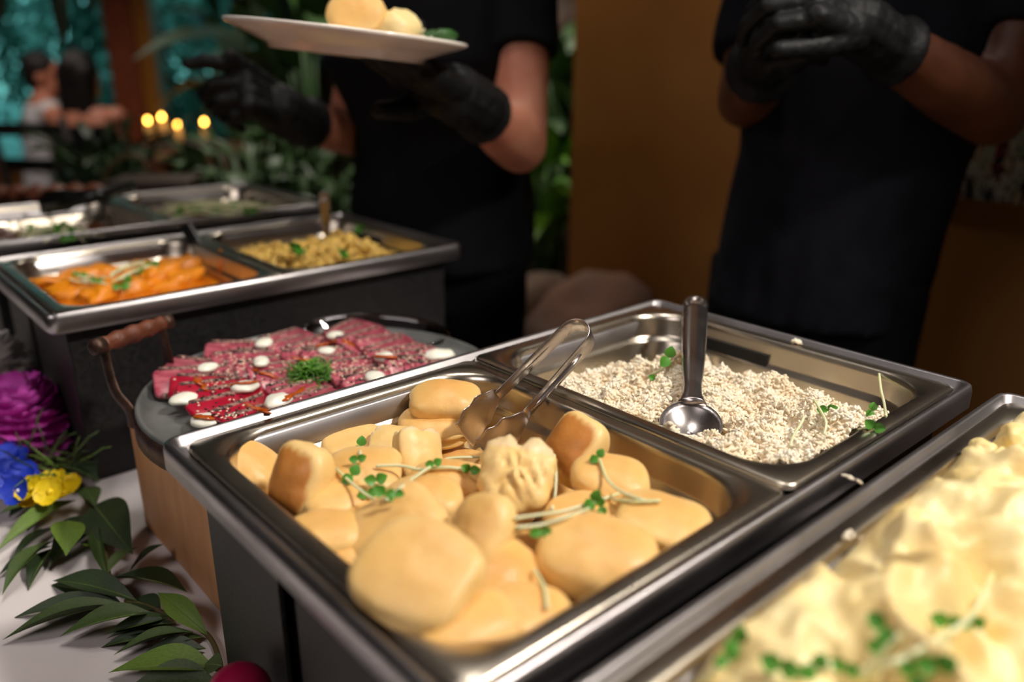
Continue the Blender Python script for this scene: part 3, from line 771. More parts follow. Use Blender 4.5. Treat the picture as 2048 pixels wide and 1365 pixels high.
fill('pasta_sauce', panPasta, .1325, .1625, -0.046, 'pasta', 'creamy yellow sauce under the curled pasta', 'sauce', 0.004)
fill('stew_gravy', panStewL, .1325, .1625, -0.036, 'stew', 'dark brown stew in the left pan of the farthest dish, below the black tongs', 'stew', 0.012, 36)
fill('stew_gravy', panStewR, .1325, .1625, -0.034, 'stew', 'dark brown stew in the right pan of the farthest dish', 'stew', 0.012, 36)

# ------------------------------------------------------------------ tuna platter
R_.seed(15)
base_z = TRZ - 0.028 + 0.0215
sl = MB(); rr = []
for z, k in ((0, .96), (0.001, 1), (0.0042, 1), (0.0052, .95)):
    rr.append([(x * k, y * k, z) for x, y, _ in rrect(0.037, 0.0195, 0.006, 0, 4)])
sl.rings(rr); SL = {m: sl.mesh('tuna_slice', m) for m in ('tuna', 'tuna_raw')}
CR = []
for s in (-1, 1):
    CR.append(MB().tube([(-0.031 + 0.062 * i / 8, s * 0.0193 + 0.0004 * math.sin(i * 2.0), 0.0034) for i in range(9)], 0.0036, 6).mesh('sesame_crust', 'crust'))
ORD = ['first', 'second', 'third', 'fourth', 'fifth', 'sixth', 'seventh', 'eighth', 'ninth', 'tenth', 'eleventh', 'twelfth', 'thirteenth', 'fourteenth', 'fifteenth', 'sixteenth', 'seventeenth', 'eighteenth']
ROWN = ['row nearest the tray handle', 'row just left of the seaweed', 'row just right of the seaweed', 'rightmost row']
for row, u in enumerate((-0.106, -0.045, 0.018, 0.080, )):
    vv = [v for v in np.arange(-0.15, 0.151, 0.0225) if math.hypot(u, v) < 0.150]
    for k, v in enumerate(vv):
        uu = u + 0.008 + R_.uniform(-.006, .010); raw = row == 0 and v > -0.075
        p = TC + E1 * uu + E2 * v; bow = 1.0 * v / 0.15 * (1 if row < 2 else -1) * (0.8 if row in (0, 3) else 0.35)
        o = obj('tuna_slice', SL['tuna_raw' if raw else 'tuna'], None, (p.x, p.y, base_z + 0.0055 + 0.0016 * row), (0.24 + R_.uniform(-.10, .12), 0.08 + R_.uniform(-.06, .06), YAW + bow + R_.uniform(-.26, .26)), R_.uniform(.95, 1.08))
        tag(o, ('%s deep red raw tuna slice' if raw else '%s pink sesame-edged tuna slice') % ORD[k] + ' from the far end, ' + ROWN[row], 'tuna slice', 'tuna slices on the round tray')
        for c in CR: obj('sesame_crust', c, o)

# ------------------------------------------------------------------ things laid on the tuna, found by looking for the surface under them
def drop(px, py, off=0.0):
    dg = bpy.context.evaluated_depsgraph_get()
    d = Vector(ray(px, py)).normalized(); ok, loc, nrm, _, ob, _ = sc.ray_cast(dg, CAMP, d)
    return loc - d * off
bpy.context.view_layer.update()
R_.seed(21)
DOL = [(370, 800, .0115, 'large cream dollop on the raw red slices, leftmost on the tray'), (415, 738, .009, 'cream dollop near the inner handle arm'), (488, 777, .011, 'oval cream dollop streaked with orange sauce, left of the seaweed'),
       (410, 843, .012, 'cream dollop with a spot of sauce at the near edge of the tray'), (556, 804, .012, 'cream dollop cut off by the steel rim below the seaweed'), (530, 688, .010, 'round cream dollop at the far left of the fan'),
       (522, 726, .009, 'flat cream dollop in the middle of the pink slices'), (652, 704, .008, 'small cream dollop above the seaweed'), (670, 673, .009, 'cream dollop at the far edge beside the clear dish'),
       (768, 716, .010, 'cream dollop ringed with orange sauce right of the seaweed'), (878, 712, .013, 'cream dollop at the right end of the tuna'), (752, 757, .010, 'cream dollop touching the steel rim right of the seaweed')]
spots = [(p, drop(p[0], p[1])) for p in DOL]
for i, (p, loc) in enumerate(spots):
    o = lump('cream_dollop', loc + Vector((0, 0, 0.001)), (p[2] * 1.25, p[2] * 1.0, p[2] * .48), 'cream', i * 1.7, 0.25, 90, None, (0, 0, R_.uniform(0, 6)))
    tag(o, p[3], 'cream', 'cream dollops on the tuna')
SAU = [(470, 768, 505, 764, 'orange streak across the oval cream dollop'), (515, 742, 545, 752, 'orange sauce smear among the middle pink slices'), (575, 795, 600, 780, 'orange sauce pool beside the rim-cut cream dollop'),
       (500, 812, 530, 822, 'orange sauce pool near the front of the fan'), (640, 690, 665, 684, 'orange smear at the far side near the small dollop'), (690, 682, 705, 690, 'orange smear beside the clear dish'),
       (755, 712, 785, 714, 'orange sauce arc on the right-hand cream dollop'), (395, 832, 420, 836, 'orange spot on the near-edge cream dollop'), (395, 760, 410, 775, 'orange smear below the inner handle arm'), (590, 716, 620, 722, 'orange smear up behind the seaweed')]
def streak(a, b, c, d):
    mx, my = (a + c) / 2, (b + d) / 2; hx, hy = (c - a) * .95, (d - b) * .95
    return [drop(mx + hx * t + 4 * math.sin(t * 6), my + hy * t, 0.0008) for t in (-1, -.7, -.4, -.1, .2, .5, .8, 1)]
sp2 = [streak(a, b, c, d) for a, b, c, d, _ in SAU]
for s_, pts in zip(SAU, sp2):
    pts = [p + Vector((0, 0, -.0004)) for p in pts]
    o = MB().tube(pts, [0.0015, 0.0036, 0.0048, 0.0040, 0.0050, 0.0044, 0.0036, 0.0015], 8, flat=0.35, up=(0, 0, 1)).build('sauce_drizzle', 'chili_sauce'); tag(o, s_[4], 'sauce', 'orange sauce on the tuna')
# seaweed salad
sw = drop(622, 757); mb = MB()
for k in range(230):
    a = R_.uniform(0, 6.28); r = abs(R_.gauss(0, 0.011)); c = Vector((r * math.cos(a) * 1.25, r * math.sin(a), 0.010 * math.exp(-(r / 0.016) ** 2)))
    pts = [c]; d = Vector((R_.gauss(0, 1), R_.gauss(0, 1), R_.gauss(0, .5))).normalized()
    for q in range(4): d = (d + Vector((R_.gauss(0, .5), R_.gauss(0, .5), R_.gauss(0, .4)))).normalized(); e = pts[-1] + d * 0.0042; e.z = max(0.0005, min(e.z, 0.016)); pts.append(e)
    mb.tube(pts, 0.0008, 4)
o = mb.build('seaweed_salad', 'seaweed', None, True, loc=sw); tag(o, 'mound of stringy green seaweed salad in the middle of the tuna', 'seaweed', kind='stuff')
# sesame seeds
PW, PB = [], []
CLU = [(470, 720, 40, 10), (600, 690, 70, 10), (680, 700, 50, 12), (440, 770, 25, 25), (790, 728, 45, 12), (830, 712, 30, 10), (560, 740, 70, 25), (460, 830, 40, 15), (700, 750, 40, 12), (660, 740, 40, 10)]
dg = bpy.context.evaluated_depsgraph_get()
for k in range(800):
    c = CLU[R_.randrange(len(CLU))] if R_.random() < .92 else (570, 760, 140, 40)
    px, py = R_.gauss(c[0], c[2]), R_.gauss(c[1], c[3])
    d = Vector(ray(px, py)).normalized(); ok, loc, nrm, _, ob, _ = sc.ray_cast(dg, CAMP, d)
    if ok and ob.name.startswith(('tuna_slice', 'sesame_crust')): (PW if R_.random() < .5 else PB).append(loc + Vector((0, 0, .0004)))
for P, nm, lb in ((PW, 'white_sesame', 'pale sesame seeds strewn over the tuna slices'), (PB, 'black_sesame', 'black sesame seeds strewn over the tuna slices')):
    P = np.array([tuple(p) for p in P]); N_ = len(P)
    V, Q, T = grain_mesh_arrays(P, rand_rots(N_, 0.3), rng.uniform(0.0013, 0.0018, N_), rng.uniform(0.0008, 0.0010, N_))
    o = obj(nm, np_mesh(nm, V, Q, T, 'seed_white' if nm[0] == 'w' else 'seed_black')); tag(o, lb, 'sesame seeds', kind='stuff')
# clear oval dish behind the tuna
gc = atY(752, 668, 0.93); gd = thing('clear_dish', 'clear shallow oval dish standing tilted behind the tuna', 'dish', gc, 0)
r = []
for k, z in ((0.35, -0.024), (0.62, -0.022), (0.85, -0.012), (0.97, 0.0), (1.0, 0.002), (1.03, 0.0025), (1.04, 0.001)):
    r.append([(0.085 * k * math.cos(2 * PI * i / 48), 0.042 * k * math.sin(2 * PI * i / 48), z) for i in range(48)])
sh = obj('bowl', bake(MB().rings(r, True, False).mesh('bowl', 'clear_glass'), ('SOLIDIFY', dict(thickness=0.0022))), gd, (0, 0, 0), (math.radians(10), math.radians(2), math.radians(-4)))
ring_ = [(0.0875 * math.cos(2 * PI * i / 48), 0.0435 * math.sin(2 * PI * i / 48), 0.0018) for i in range(49)]
obj('lip', MB().tube(ring_, 0.0016, 6, caps=False).mesh('lip', 'clear_glass'), gd, (0, 0, 0), (math.radians(10), math.radians(2), math.radians(-4)))

R_.seed(22)
# ------------------------------------------------------------------ tongs and spoons
def strip(mb, pts, wdir, width, thick):
    rings = []
    for i, p in enumerate(pts):
        t = (pts[min(i + 1, len(pts) - 1)] - pts[max(i - 1, 0)]).normalized()
        wd = width[i] if hasattr(width, '__len__') else width
        W = (wdir - t * wdir.dot(t)).normalized(); Nn = t.cross(W)
        rings.append([p + W * wd / 2 + Nn * thick / 2, p - W * wd / 2 + Nn * thick / 2, p - W * wd / 2 - Nn * thick / 2, p + W * wd / 2 - Nn * thick / 2])
    return mb.rings(rings)
J = rel(968, 868, -0.022); LP = rel(1166, 662, 0.048)
ax = (LP - J).normalized(); tl = (LP - J).length
side = ax.cross(Vector((0, 0, 1))).normalized()        # across the two arms
side = (side * 0.90 + ax.cross(side) * 0.30).normalized()
wdir = ax.cross(side).normalized()                     # strip width direction
tg = thing('serving_tongs', 'steel serving tongs lying across the divider with jaws among the buns', 'tongs', J)
gap = 0.0130
pts = []
for t in np.linspace(0.26, 0.93, 10): pts.append(J + ax * tl * t + side * (gap + 0.004 * (1 - t)))
for a in np.linspace(90, -90, 11)[1:-1]:
    pts.append(J + ax * (tl * 0.93 + gap * math.cos(math.radians(a))) + side * gap * math.sin(math.radians(a)))
for t in np.linspace(0.93, 0.26, 10): pts.append(J + ax * tl * t - side * (gap + 0.004 * (1 - t)))
mb = MB(); wl = [0.013 + 0.005 * min(1, i / 9) if i < 10 else (0.018 if i < 19 else 0.013 + 0.005 * min(1, (28 - i) / 9)) for i in range(len(pts))]
strip(mb, pts, wdir, wl, 0.0012); obj('arms', bevelled(MB().add([v - J for v in map(Vector, mb.v)], mb.f), 'arms', 'steel_tool', 0.0004, 1), tg)
for s in (1, -1):                                      # raised stiffening rib along each arm
    a_ = [J + ax * tl * t + side * s * (gap + 0.004 * (1 - t) + 0.0012) for t in np.linspace(0.32, 0.85, 6)]
    MB().tube(a_, [0.0006, .0024, .0026, .0026, .0024, .0006], 8, flat=0.6, up=wdir).build('arm_rib', 'steel_tool', tg, off=J)
    # scalloped jaw plate
    g = MB(); nx2, ny2 = 14, 12; vs = []; fs = []
    for i in range(nx2 + 1):
        t = i / nx2
        hw2 = 0.0065 + (0.021 - 0.0065) * min(1, (1 - t) * 2.2) ** 0.8
        hw2 *= 1 + 0.10 * math.cos((1 - t) * 5.5 * PI) * min(1, (1 - t) * 3)
        for j in range(ny2 + 1):
            v = j / ny2 * 2 - 1
            vs.append(J + ax * tl * (-0.10 + 0.38 * t) + side * s * (gap + 0.004 - 0.006 * (1 - t) ** 2 + 0.004 * (1 - v * v) * (1 - t * 0.7)) + wdir * v * hw2 - J)
    for i in range(nx2):
        for j in range(ny2):
            a = i * (ny2 + 1) + j; fs.append((a, a + 1, a + ny2 + 2, a + ny2 + 1))
    g.add(vs, fs); obj('jaw', bake(g.mesh('jaw', 'steel_tool'), ('SOLIDIFY', dict(thickness=0.0011)), ('SUBSURF', dict(levels=1))), tg)
def spoon(label, bowl, top, bl_, bw, hw0, hw1, m='steel_tool', hole=True, facing=None, name='serving_spoon'):
    t = thing(name, label, 'spoon', bowl)
    d = (top - bowl); L = d.length; d.normalize()
    f = (facing or (CAMP - bowl)); f = (f - d * f.dot(d)).normalized(); s = d.cross(f).normalized()
    hd_ = Vector((d.x, d.y, 0)).normalized()
    # bowl lies flatter than the handle
    bd = (hd_ * 0.93 + Vector((0, 0, 0.28))).normalized(); bs = bd.cross(Vector((0, 0, 1))).normalized(); bn = bs.cross(bd)
    vs = []; fs = []; nr, na = 7, 28
    for i in range(nr + 1):
        k = i / nr
        for j in range(na):
            a = 2 * PI * j / na; vs.append(bd * bl_ * k * math.cos(a) + bs * bw * k * math.sin(a) + bn * (-0.012 * (1 - k * k)))
    for i in range(nr):
        for j in range(na):
            b2 = (j + 1) % na; fs.append((i * na + j, i * na + b2, (i + 1) * na + b2, (i + 1) * na + j))
    obj('bowl', bake(mesh('bowl', vs, fs, m), ('SOLIDIFY', dict(thickness=0.0011))), t)
    # handle: ovoid section, a loop with a hole at its top
    p0 = bd * bl_ * 0.92
    pts = [p0 - bn * 0.001, p0 + (bd * 0.5 + d * 0.5) * 0.012, p0 + d * 0.03]
    e = d * L
    for q in (0.25, 0.5, 0.75, 0.9 if hole else 1.0): pts.append(p0.lerp(e, q))
    rads = [hw0 * 1.5, hw0 * 1.0, hw0 * 0.95, hw0 * 0.95 + (hw1 - hw0) * .35, hw0 + (hw1 - hw0) * .8, hw1, hw1]
    MB().tube(smooth_path(pts, 4), np.interp(np.linspace(0, 6, 25), range(7), rads).tolist(), 14, flat=0.55, up=f).build('handle', m, t)
    if hole:
        c = p0.lerp(e, 0.955); rg = [c + (d * math.cos(a) * hw1 * 1.05 + s * math.sin(a) * hw1 * 0.68) for a in np.linspace(0, 2 * PI, 25)]
        MB().tube(rg, hw1 * 0.38, 8, caps=False).build('hanging_loop', m, t)
    return t
spoon('steel serving spoon with holed handle standing in the white rice', rel(1382, 846, -0.010), rel(1391, 603, 0.024), 0.027, 0.024, 0.0080, 0.0122)
spoon('dark spoon standing upright in the yellow pasta', rel(655, 480, -0.030), atY(648, 390, 1.30), 0.024, 0.020, 0.006, 0.0085, 'steel_tool', True)
spoon('black ladle leaning over the divider with its bowl in the orange curry', rel(432, 545, -0.036), rel(372, 452, 0.02), 0.034, 0.028, 0.009, 0.011, 'plastic_black', False)
o = MB().tube([rel(440, 500, 0.002), rel(443, 525, -0.012), rel(441, 545, -0.026)], [0.002, 0.004, 0.003], 8).build('sauce_drip', 'curry'); tag(o, 'orange sauce drip clinging to the black ladle', 'sauce')
# black tongs across the farthest left pan
tb2 = thing('black_tongs', 'black tongs resting across the farthest left pan', 'tongs', rel(170, 402, 0.03))
for s in (0, 1):
    pts = smooth_path([rel(80 + s * 10, 412 - 12 * s, 0.02), rel(150, 402 - 8 * s, 0.035), rel(215, 388 - 2 * s, 0.045), rel(268, 372, 0.04)], 4)
    mb = MB(); strip(mb, pts, Vector((0, 0, 1)), [0.03] * 4 + [0.02] * (len(pts) - 4), 0.004); mb.build('tong_arm', 'plastic_black', tb2, off=tb2.location)

# ------------------------------------------------------------------ sprouts
def leaf_pts(L, W, n=8, curl=0.15, fold=0.12, tip=1.0, wav=0.0, seed=0.0):
    vs = []; fs = []
    for i in range(n + 1):
        t = i / n; w_ = W / 2 * math.sin(PI * min(1, t ** (0.8 if tip < 1 else 0.92) * 0.97 + 0.015)) ** (0.75 if tip < 1 else 1.3)
        z = curl * L * (t * (1 - t) * 1.2 - 0.25 * t * t) + wav * L * math.sin(t * 9 + seed)
        for v in (-1, -.5, 0, .5, 1): vs.append((L * t, w_ * v, z + fold * abs(v) * w_ * 1.2 - (0.0 if v else 0.0)))
    for i in range(n):
        for j in range(4):
            a = i * 5 + j; fs.append((a, a + 5, a + 6, a + 1))
    return vs, fs
def leaf_mesh(name, L, W, m, **k):
    vs, fs = leaf_pts(L, W, **k); return mesh(name, vs, fs, m)
SPL = leaf_mesh('seed_leaf', 1, 0.95, 'sprout_leaf', n=6, curl=0.2, fold=0.25, tip=0.8)
def sprout(stem, leaves, label, r=0.0011, off=0.004, group='green sprouts scattered over the food', stem_m='sprout_stem'):
    pts = [drop(px, py, off) for px, py in stem]
    # keep the stem a smooth line even where the pile below steps
    for _ in range(2):
        dd = [(p - CAMP).length for p in pts]
        for i in range(1, len(pts) - 1):
            m_ = min(dd[i], (dd[i - 1] + dd[i + 1]) / 2); pts[i] = CAMP + (pts[i] - CAMP).normalized() * m_
    t = thing('sprout', label, 'sprout', pts[0], 0, group)
    MB().tube(smooth_path(pts, 5), r, 6).build('stem', stem_m, t, off=pts[0])
    if group.startswith('sprouts on'):
        for k in range(7):
            jx, jy = R_.gauss(0, 16), R_.gauss(0, 6); q_ = [drop(px + jx + R_.gauss(0, 5), py + jy, off) for px, py in stem]; MB().tube(smooth_path(q_, 4), r * .8, 5).build('stem', stem_m, t, off=pts[0])
    for px, py, s, ang in leaves:
        s = s * (.7 if group.startswith('sprouts on') else 1)
        p = drop(px, py, off + 0.002); k = 0.80 * s * (p - CAMP).length / FPX
        c = (CAMP - p).normalized(); rgt = Vector((0, 0, 1)).cross(c).normalized(); up = c.cross(rgt)
        for q in (0, 1):
            a = math.radians(ang + q * 150); X = (rgt * math.cos(a) + up * math.sin(a) + c * R_.uniform(0, .4)).normalized(); Y = c.cross(X).normalized(); Z = X.cross(Y)
            obj('seed_leaf', SPL, t, p - pts[0], Matrix((X, Y, Z)).transposed().to_euler(), k)
    return t
R_.seed(31)
bpy.context.view_layer.update()
sprout([(672, 938), (705, 968), (745, 998), (775, 1000)], [(705, 952, 30, 60), (752, 962, 30, 20), (770, 990, 34, -10), (735, 985, 26, 200)], 'sprout with several green leaves on the bun at the left')
sprout([(722, 925), (720, 905), (724, 893)], [(722, 893, 26, 80), (716, 920, 22, 20)], 'short upright sprout behind the left sprout cluster')
sprout([(790, 985), (830, 955), (865, 932), (900, 917), (958, 915)], [(790, 985, 24, 190)], 'long white sprout stem arching over mid pan')
sprout([(752, 933), (800, 932), (842, 940), (890, 935), (938, 941)], [(940, 941, 26, 0), (868, 929, 22, 30)], 'pale wavy sprout stem crossing below the arching one')
sprout([(1108, 910), (1112, 945), (1110, 990), (1104, 1020)], [], 'straight white stem standing right of the torn open bun')
sprout([(1030, 1037), (1080, 1030), (1130, 1022), (1190, 1004), (1238, 988)], [(1188, 1003, 32, 70), (1200, 1014, 26, -60)], 'white sprout stem with dark leaves in the right cluster')
sprout([(1032, 1056), (1085, 1050), (1140, 1032), (1178, 1018)], [(1082, 1062, 30, 200)], 'lower white sprout stem of the right cluster')
sprout([(1200, 920), (1215, 960), (1245, 985), (1292, 1003)], [(1196, 915, 24, 60)], 'sprout trailing down over the oval glossy bun')
sprout([(1225, 1000), (1265, 1004), (1320, 1002)], [], 'thin pale stem right of the right sprout cluster')
sprout([(1068, 1140), (1088, 1175), (1095, 1218)], [], 'thin yellow-green stem hanging into the gap at the front wall')
sprout([(1300, 750), (1318, 742), (1332, 728), (1337, 715)], [(1338, 716, 30, 80), (1310, 758, 18, 10)], 'sprout on the rice heap left of the spoon handle')
sprout([(1758, 748), (1762, 780), (1768, 805), (1772, 832)], [], 'white stem leaning on the far wall of the rice pan', off=0.001)
sprout([(1580, 892), (1588, 870), (1602, 848), (1608, 834)], [], 'pale curved stem on the front of the rice')
sprout([(1628, 800), (1640, 820), (1652, 845), (1648, 870)], [(1655, 822, 24, 30)], 'sprout with one dark leaf in the right part of the rice')
sprout([(1712, 862), (1730, 856), (1748, 852)], [(1748, 855, 26, 0), (1745, 822, 20, 90)], 'sprout hanging over the right edge of the rice pan')
for i, (stem, lv, lb) in enumerate([
    ([(1400, 1365), (1450, 1320), (1472, 1290)], [(1475, 1285, 40, 80), (1455, 1320, 34, 60)], 'blurred sprout at the lower left of the mash'),
    ([(1600, 1345), (1640, 1340), (1665, 1330)], [(1560, 1338, 48, 10), (1632, 1338, 40, 70)], 'pair of blurred dark leaves at the bottom of the mash'),
    ([(1720, 1350), (1760, 1310), (1800, 1270)], [(1768, 1256, 42, 150), (1765, 1290, 34, 60)], 'blurred sprout with a leaf pointing up, mid mash'),
    ([(1760, 1330), (1840, 1300), (1940, 1235), (1985, 1150)], [(1895, 1248, 36, 20), (1945, 1250, 30, 40)], 'long yellow-green stem curving up the right of the mash'),
    ([(1800, 1340), (1850, 1330), (1880, 1320)], [(1875, 1335, 46, 40), (1830, 1350, 40, 150)], 'blurred leafy sprout at the lower right of the mash'),
    ([(1720, 1365), (1800, 1320), (1900, 1290)], [(1690, 1340, 34, 10)], 'pale stem lying across the bottom of the mash')]):
    sprout(stem, lv, lb, 0.0014, 0.003)
G3 = 'sprouts on the dishes of the middle and far row'
for stem, lv, lb in [
    ([(235, 560), (262, 545), (300, 532)], [(256, 566, 26, 80), (275, 545, 26, 40), (305, 530, 24, 20), (240, 575, 24, 10)], 'sprout cluster on top of the orange curry'),
    ([(150, 552), (165, 556), (190, 560)], [(160, 552, 22, 10), (192, 562, 18, 0)], 'small sprout on the left of the orange curry'),
    ([(40, 452), (90, 462), (140, 458), (175, 470)], [(120, 455, 30, 30), (95, 470, 30, 80), (150, 462, 26, 10), (70, 462, 24, 150)], 'sprout heap on the dark stew of the farthest left pan'),
    ([(60, 470), (110, 452), (150, 474)], [(135, 474, 26, 200), (118, 464, 26, 100)], 'second sprout in the heap on the farthest left pan'),
    ([(330, 420), (400, 417), (450, 424), (500, 415)], [(390, 418, 26, 10), (430, 424, 26, 40), (470, 420, 26, 100)], 'sprouts strewn over the stew of the farthest right pan'),
    ([(350, 426), (420, 412), (520, 422)], [(360, 424, 24, 60), (500, 424, 26, 10)], 'second strand of sprouts on the farthest right pan')]:
    sprout(stem, lv, lb, 0.0018, 0.006, G3)
for i, (px, py, k, lb) in enumerate([(600, 515, 1.0, 'dark herb sprig at the front of the yellow pasta'), (720, 470, .6, 'small herb sprig high on the right of the pasta'), (690, 520, .6, 'small herb sprig low in the middle of the pasta')]):
    p = drop(px, py, .004); t = thing('herb_sprig', lb, 'herb', p, 0, 'herb sprigs on the pasta')
    for q in range(6):
        obj('seed_leaf', SPL if q else SPL, t, (R_.uniform(-.004, .004), R_.uniform(-.004, .004), .002 * q), (R_.uniform(-.8, .4), R_.uniform(-1.2, .2), R_.uniform(0, 6)), 0.020 * k)

# ------------------------------------------------------------------ garland of leaves and flowers on the cloth
R_.seed(32)
GL = {m: leaf_mesh('leaf', 1, 1, m, n=12, curl=0.16, fold=0.16, tip=1.0) for m in ('leaf_green', 'leaf_dark', 'leaf_light')}
def rib_mesh():
    vs, fs = leaf_pts(1, 1, n=12, curl=0.16, fold=0.16); pts = [Vector(vs[i * 5 + 2]) + Vector((0, 0, 0.003)) for i in range(13)]
    return MB().tube(pts, [0.010 * (1 - i / 13) + 0.002 for i in range(13)], 4).mesh('midrib', 'leaf_rib')
RIB = rib_mesh()
def pxc(c): return (c[0] / 1.993, 680 + c[1] / 1.993)
def garland_leaf(t, base, tip, wpx, m, z, z2=None):
    b = at(*pxc(base), TZ + z); e = at(*pxc(tip), TZ + (z2 if z2 is not None else z)); v = e - b; L = v.length
    W = wpx / 1.993 * (b - CAMP).length / FPX * 0.92
    X = v.normalized(); W *= 1.0 + 0.95 * (1 - abs(X.y)) ** 0.8; Y = Vector((0, 0, 1)).cross(X).normalized(); Z = X.cross(Y)
    Rm = Matrix((X, Y, Z)).transposed() @ Matrix.Rotation(R_.uniform(-.35, .35), 3, 'X')
    o = obj('leaf', GL[m], t, b - t.location, Rm.to_euler(), (L, W, L)); obj('midrib', RIB, o)
def branch(label, stem, leaves, rad=0.0022):
    pts = [at(*pxc(c), TZ + 0.006) for c in stem]; t = thing('leafy_branch', label, 'branch', Vector((pts[0].x, pts[0].y, TZ + 0.002)))
    MB().tube(smooth_path(pts, 5), rad, 7).build('stem', 'stem_wood', t, off=t.location)
    for l in leaves: garland_leaf(t, *l)
    return t
branch('green leafy branch in front on the white cloth, its stem curving beside the dark dish',
       [(888, 1420), (885, 1365), (870, 1262), (820, 1170), (700, 1110), (600, 1068), (500, 1040)],
       [((480, 1048), (195, 970), 55, 'leaf_dark', .003), ((545, 1042), (205, 950), 62, 'leaf_dark', .009), ((500, 1058), (45, 1100), 44, 'leaf_dark', .004), ((505, 1056), (8, 1180), 80, 'leaf_green', .010),
        ((640, 1080), (520, 1035), 60, 'leaf_dark', .006), ((610, 1090), (235, 1172), 88, 'leaf_green', .013), ((690, 1106), (410, 1172), 36, 'leaf_green', .008), ((700, 1130), (420, 1186), 36, 'leaf_dark', .006),
        ((720, 1165), (470, 1190), 40, 'leaf_dark', .003), ((640, 1190), (400, 1222), 40, 'leaf_dark', .003), ((770, 1166), (452, 1246), 66, 'leaf_green', .010), ((810, 1186), (680, 1216), 40, 'leaf_green', .006),
        ((820, 1232), (540, 1268), 62, 'leaf_dark', .005), ((828, 1178), (625, 1002), 62, 'leaf_light', .008, .022), ((870, 1322), (432, 1312), 100, 'leaf_light', .010), ((885, 1300), (815, 1292), 50, 'leaf_green', .014),
        ((880, 1380), (500, 1385), 90, 'leaf_green', .006)])
branch('leafy branch with broad dark leaves lying below the yellow flowers',
       [(300, 560), (330, 600), (375, 690), (402, 770), (425, 870), (437, 968)],
       [((215, 830), (108, 992), 66, 'leaf_dark', .004), ((210, 822), (-10, 935), 60, 'leaf_dark', .006), ((215, 800), (2, 1008), 76, 'leaf_green', .012), ((240, 742), (40, 872), 62, 'leaf_dark', .008),
        ((300, 640), (-20, 838), 66, 'leaf_light', .020), ((380, 700), (195, 892), 110, 'leaf_dark', .010), ((270, 722), (265, 852), 96, 'leaf_light', .026), ((375, 660), (520, 842), 130, 'leaf_dark', .014),
        ((430, 930), (552, 818), 74, 'leaf_green', .018), ((518, 922), (650, 810), 56, 'leaf_dark', .006, .03), ((445, 950), (748, 995), 84, 'leaf_dark', .010), ((312, 602), (-10, 690), 44, 'leaf_light', .022),
        ((120, 640), (35, 705), 50, 'leaf_dark', .006), ((335, 590), (382, 660), 60, 'leaf_green', .02), ((340, 800), (405, 842), 60, 'leaf_light', .006), ((150, 690), (110, 760), 60, 'leaf_dark', .006), ((390, 740), (432, 965), 40, 'leaf_green', .012)])
branch('dark narrow-leaved sprig behind the yellow flowers, next to the black dish',
       [(200, 520), (260, 515), (330, 525), (390, 555)],
       [((230, 505), (396, 560), 66, 'leaf_dark', .02), ((240, 560), (60, 600), 50, 'leaf_dark', .01), ((330, 470), (385, 545), 50, 'leaf_dark', .02), ((100, 590), (0, 640), 60, 'leaf_dark', .01), ((180, 540), (60, 640), 60, 'leaf_green', .01)])
# feathery greenery
fp = at(*pxc((200, 500)), TZ); ft = thing('feathery_greenery', 'thread-leaved feathery greenery between the peony and the yellow flowers', 'greenery', fp)
for k in range(46):
    c0 = (R_.uniform(110, 330), R_.uniform(430, 540)); b = at(*pxc(c0), TZ + R_.uniform(.01, .05)); d = Vector((R_.uniform(-1, 1), R_.uniform(-1, .4), R_.uniform(-.1, .8))).normalized()
    pts = [b, b + d * .018, b + d * .034 + Vector((0, 0, .003)), b + d * .048]
    MB().tube(pts, [.0012, .0011, .0009, .0004], 5).build('thread_leaf', 'leaf_light' if k % 4 == 0 else 'leaf_green', ft, off=fp)
# magenta peony
def petal_mesh(name, L, W, m, cup=0.5, ruf=0.05, seed=0):
    vs = []; fs = []; n, k = 8, 8
    for i in range(n + 1):
        t = i / n; w_ = W / 2 * (0.35 + 0.65 * math.sin(PI * min(1, 0.12 + t * 0.62))) * (1 if t < .85 else 1 - (t - .85) * 1.6)
        for j in range(k + 1):
            v = j / k * 2 - 1; e = max(0, t - .5) * 2
            vs.append((v * w_, -cup * L * math.sin(t * 1.9) * 0.55 - cup * v * v * -0.25 * W, L * t * (1 - .06 * abs(math.sin(v * 5 + seed)) * e) + ruf * L * e * math.sin(v * 9 + seed) * .3))
    for i in range(n):
        for j in range(k):
            a = i * (k + 1) + j; fs.append((a, a + 1, a + k + 2, a + k + 1))
    return mesh(name, vs, fs, m)
R_.seed(33)
def peony(c, r, label, m, cnt=64):
    t = thing('peony', label, 'flower', c); PM = [petal_mesh('petal', 1, 0.95, m, 0.55, .16, s * 1.3) for s in range(3)]
    for k in range(cnt):
        f = k / cnt; el = 1.45 - 1.75 * f; az = k * 2.39996; s = r * (0.62 + 0.42 * f)
        o = obj('petal', PM[k % 3], t, (0.14 * r * math.cos(az), 0.14 * r * math.sin(az), r * 0.55 - r * 0.75 * f), None, s)
        out = Vector((math.cos(az) * math.cos(el * .9), math.sin(az) * math.cos(el * .9), math.sin(el * .9)))
        Z = out; X = Vector((-math.sin(az), math.cos(az), 0)); Y = Z.cross(X); o.rotation_euler = (Matrix((X, Y, Z)).transposed() @ Matrix.Rotation(R_.uniform(-.3, .3), 3, 'Z')).to_euler()
    MB().ball((0, 0, -r * .1), (r * .5, r * .5, r * .55)).build('heart', m, t)
    MB().tube([(0, 0, -r * .5), (0.01, 0.0, -r * 1.0), (0.03, .01, -r * 1.18)], .004, 8).build('stem', 'leaf_green', t)
pc = at(48, 842, TZ + .06); peony(pc, .052, 'large ruffled magenta peony at the left edge beside the black dish', 'petal_magenta')
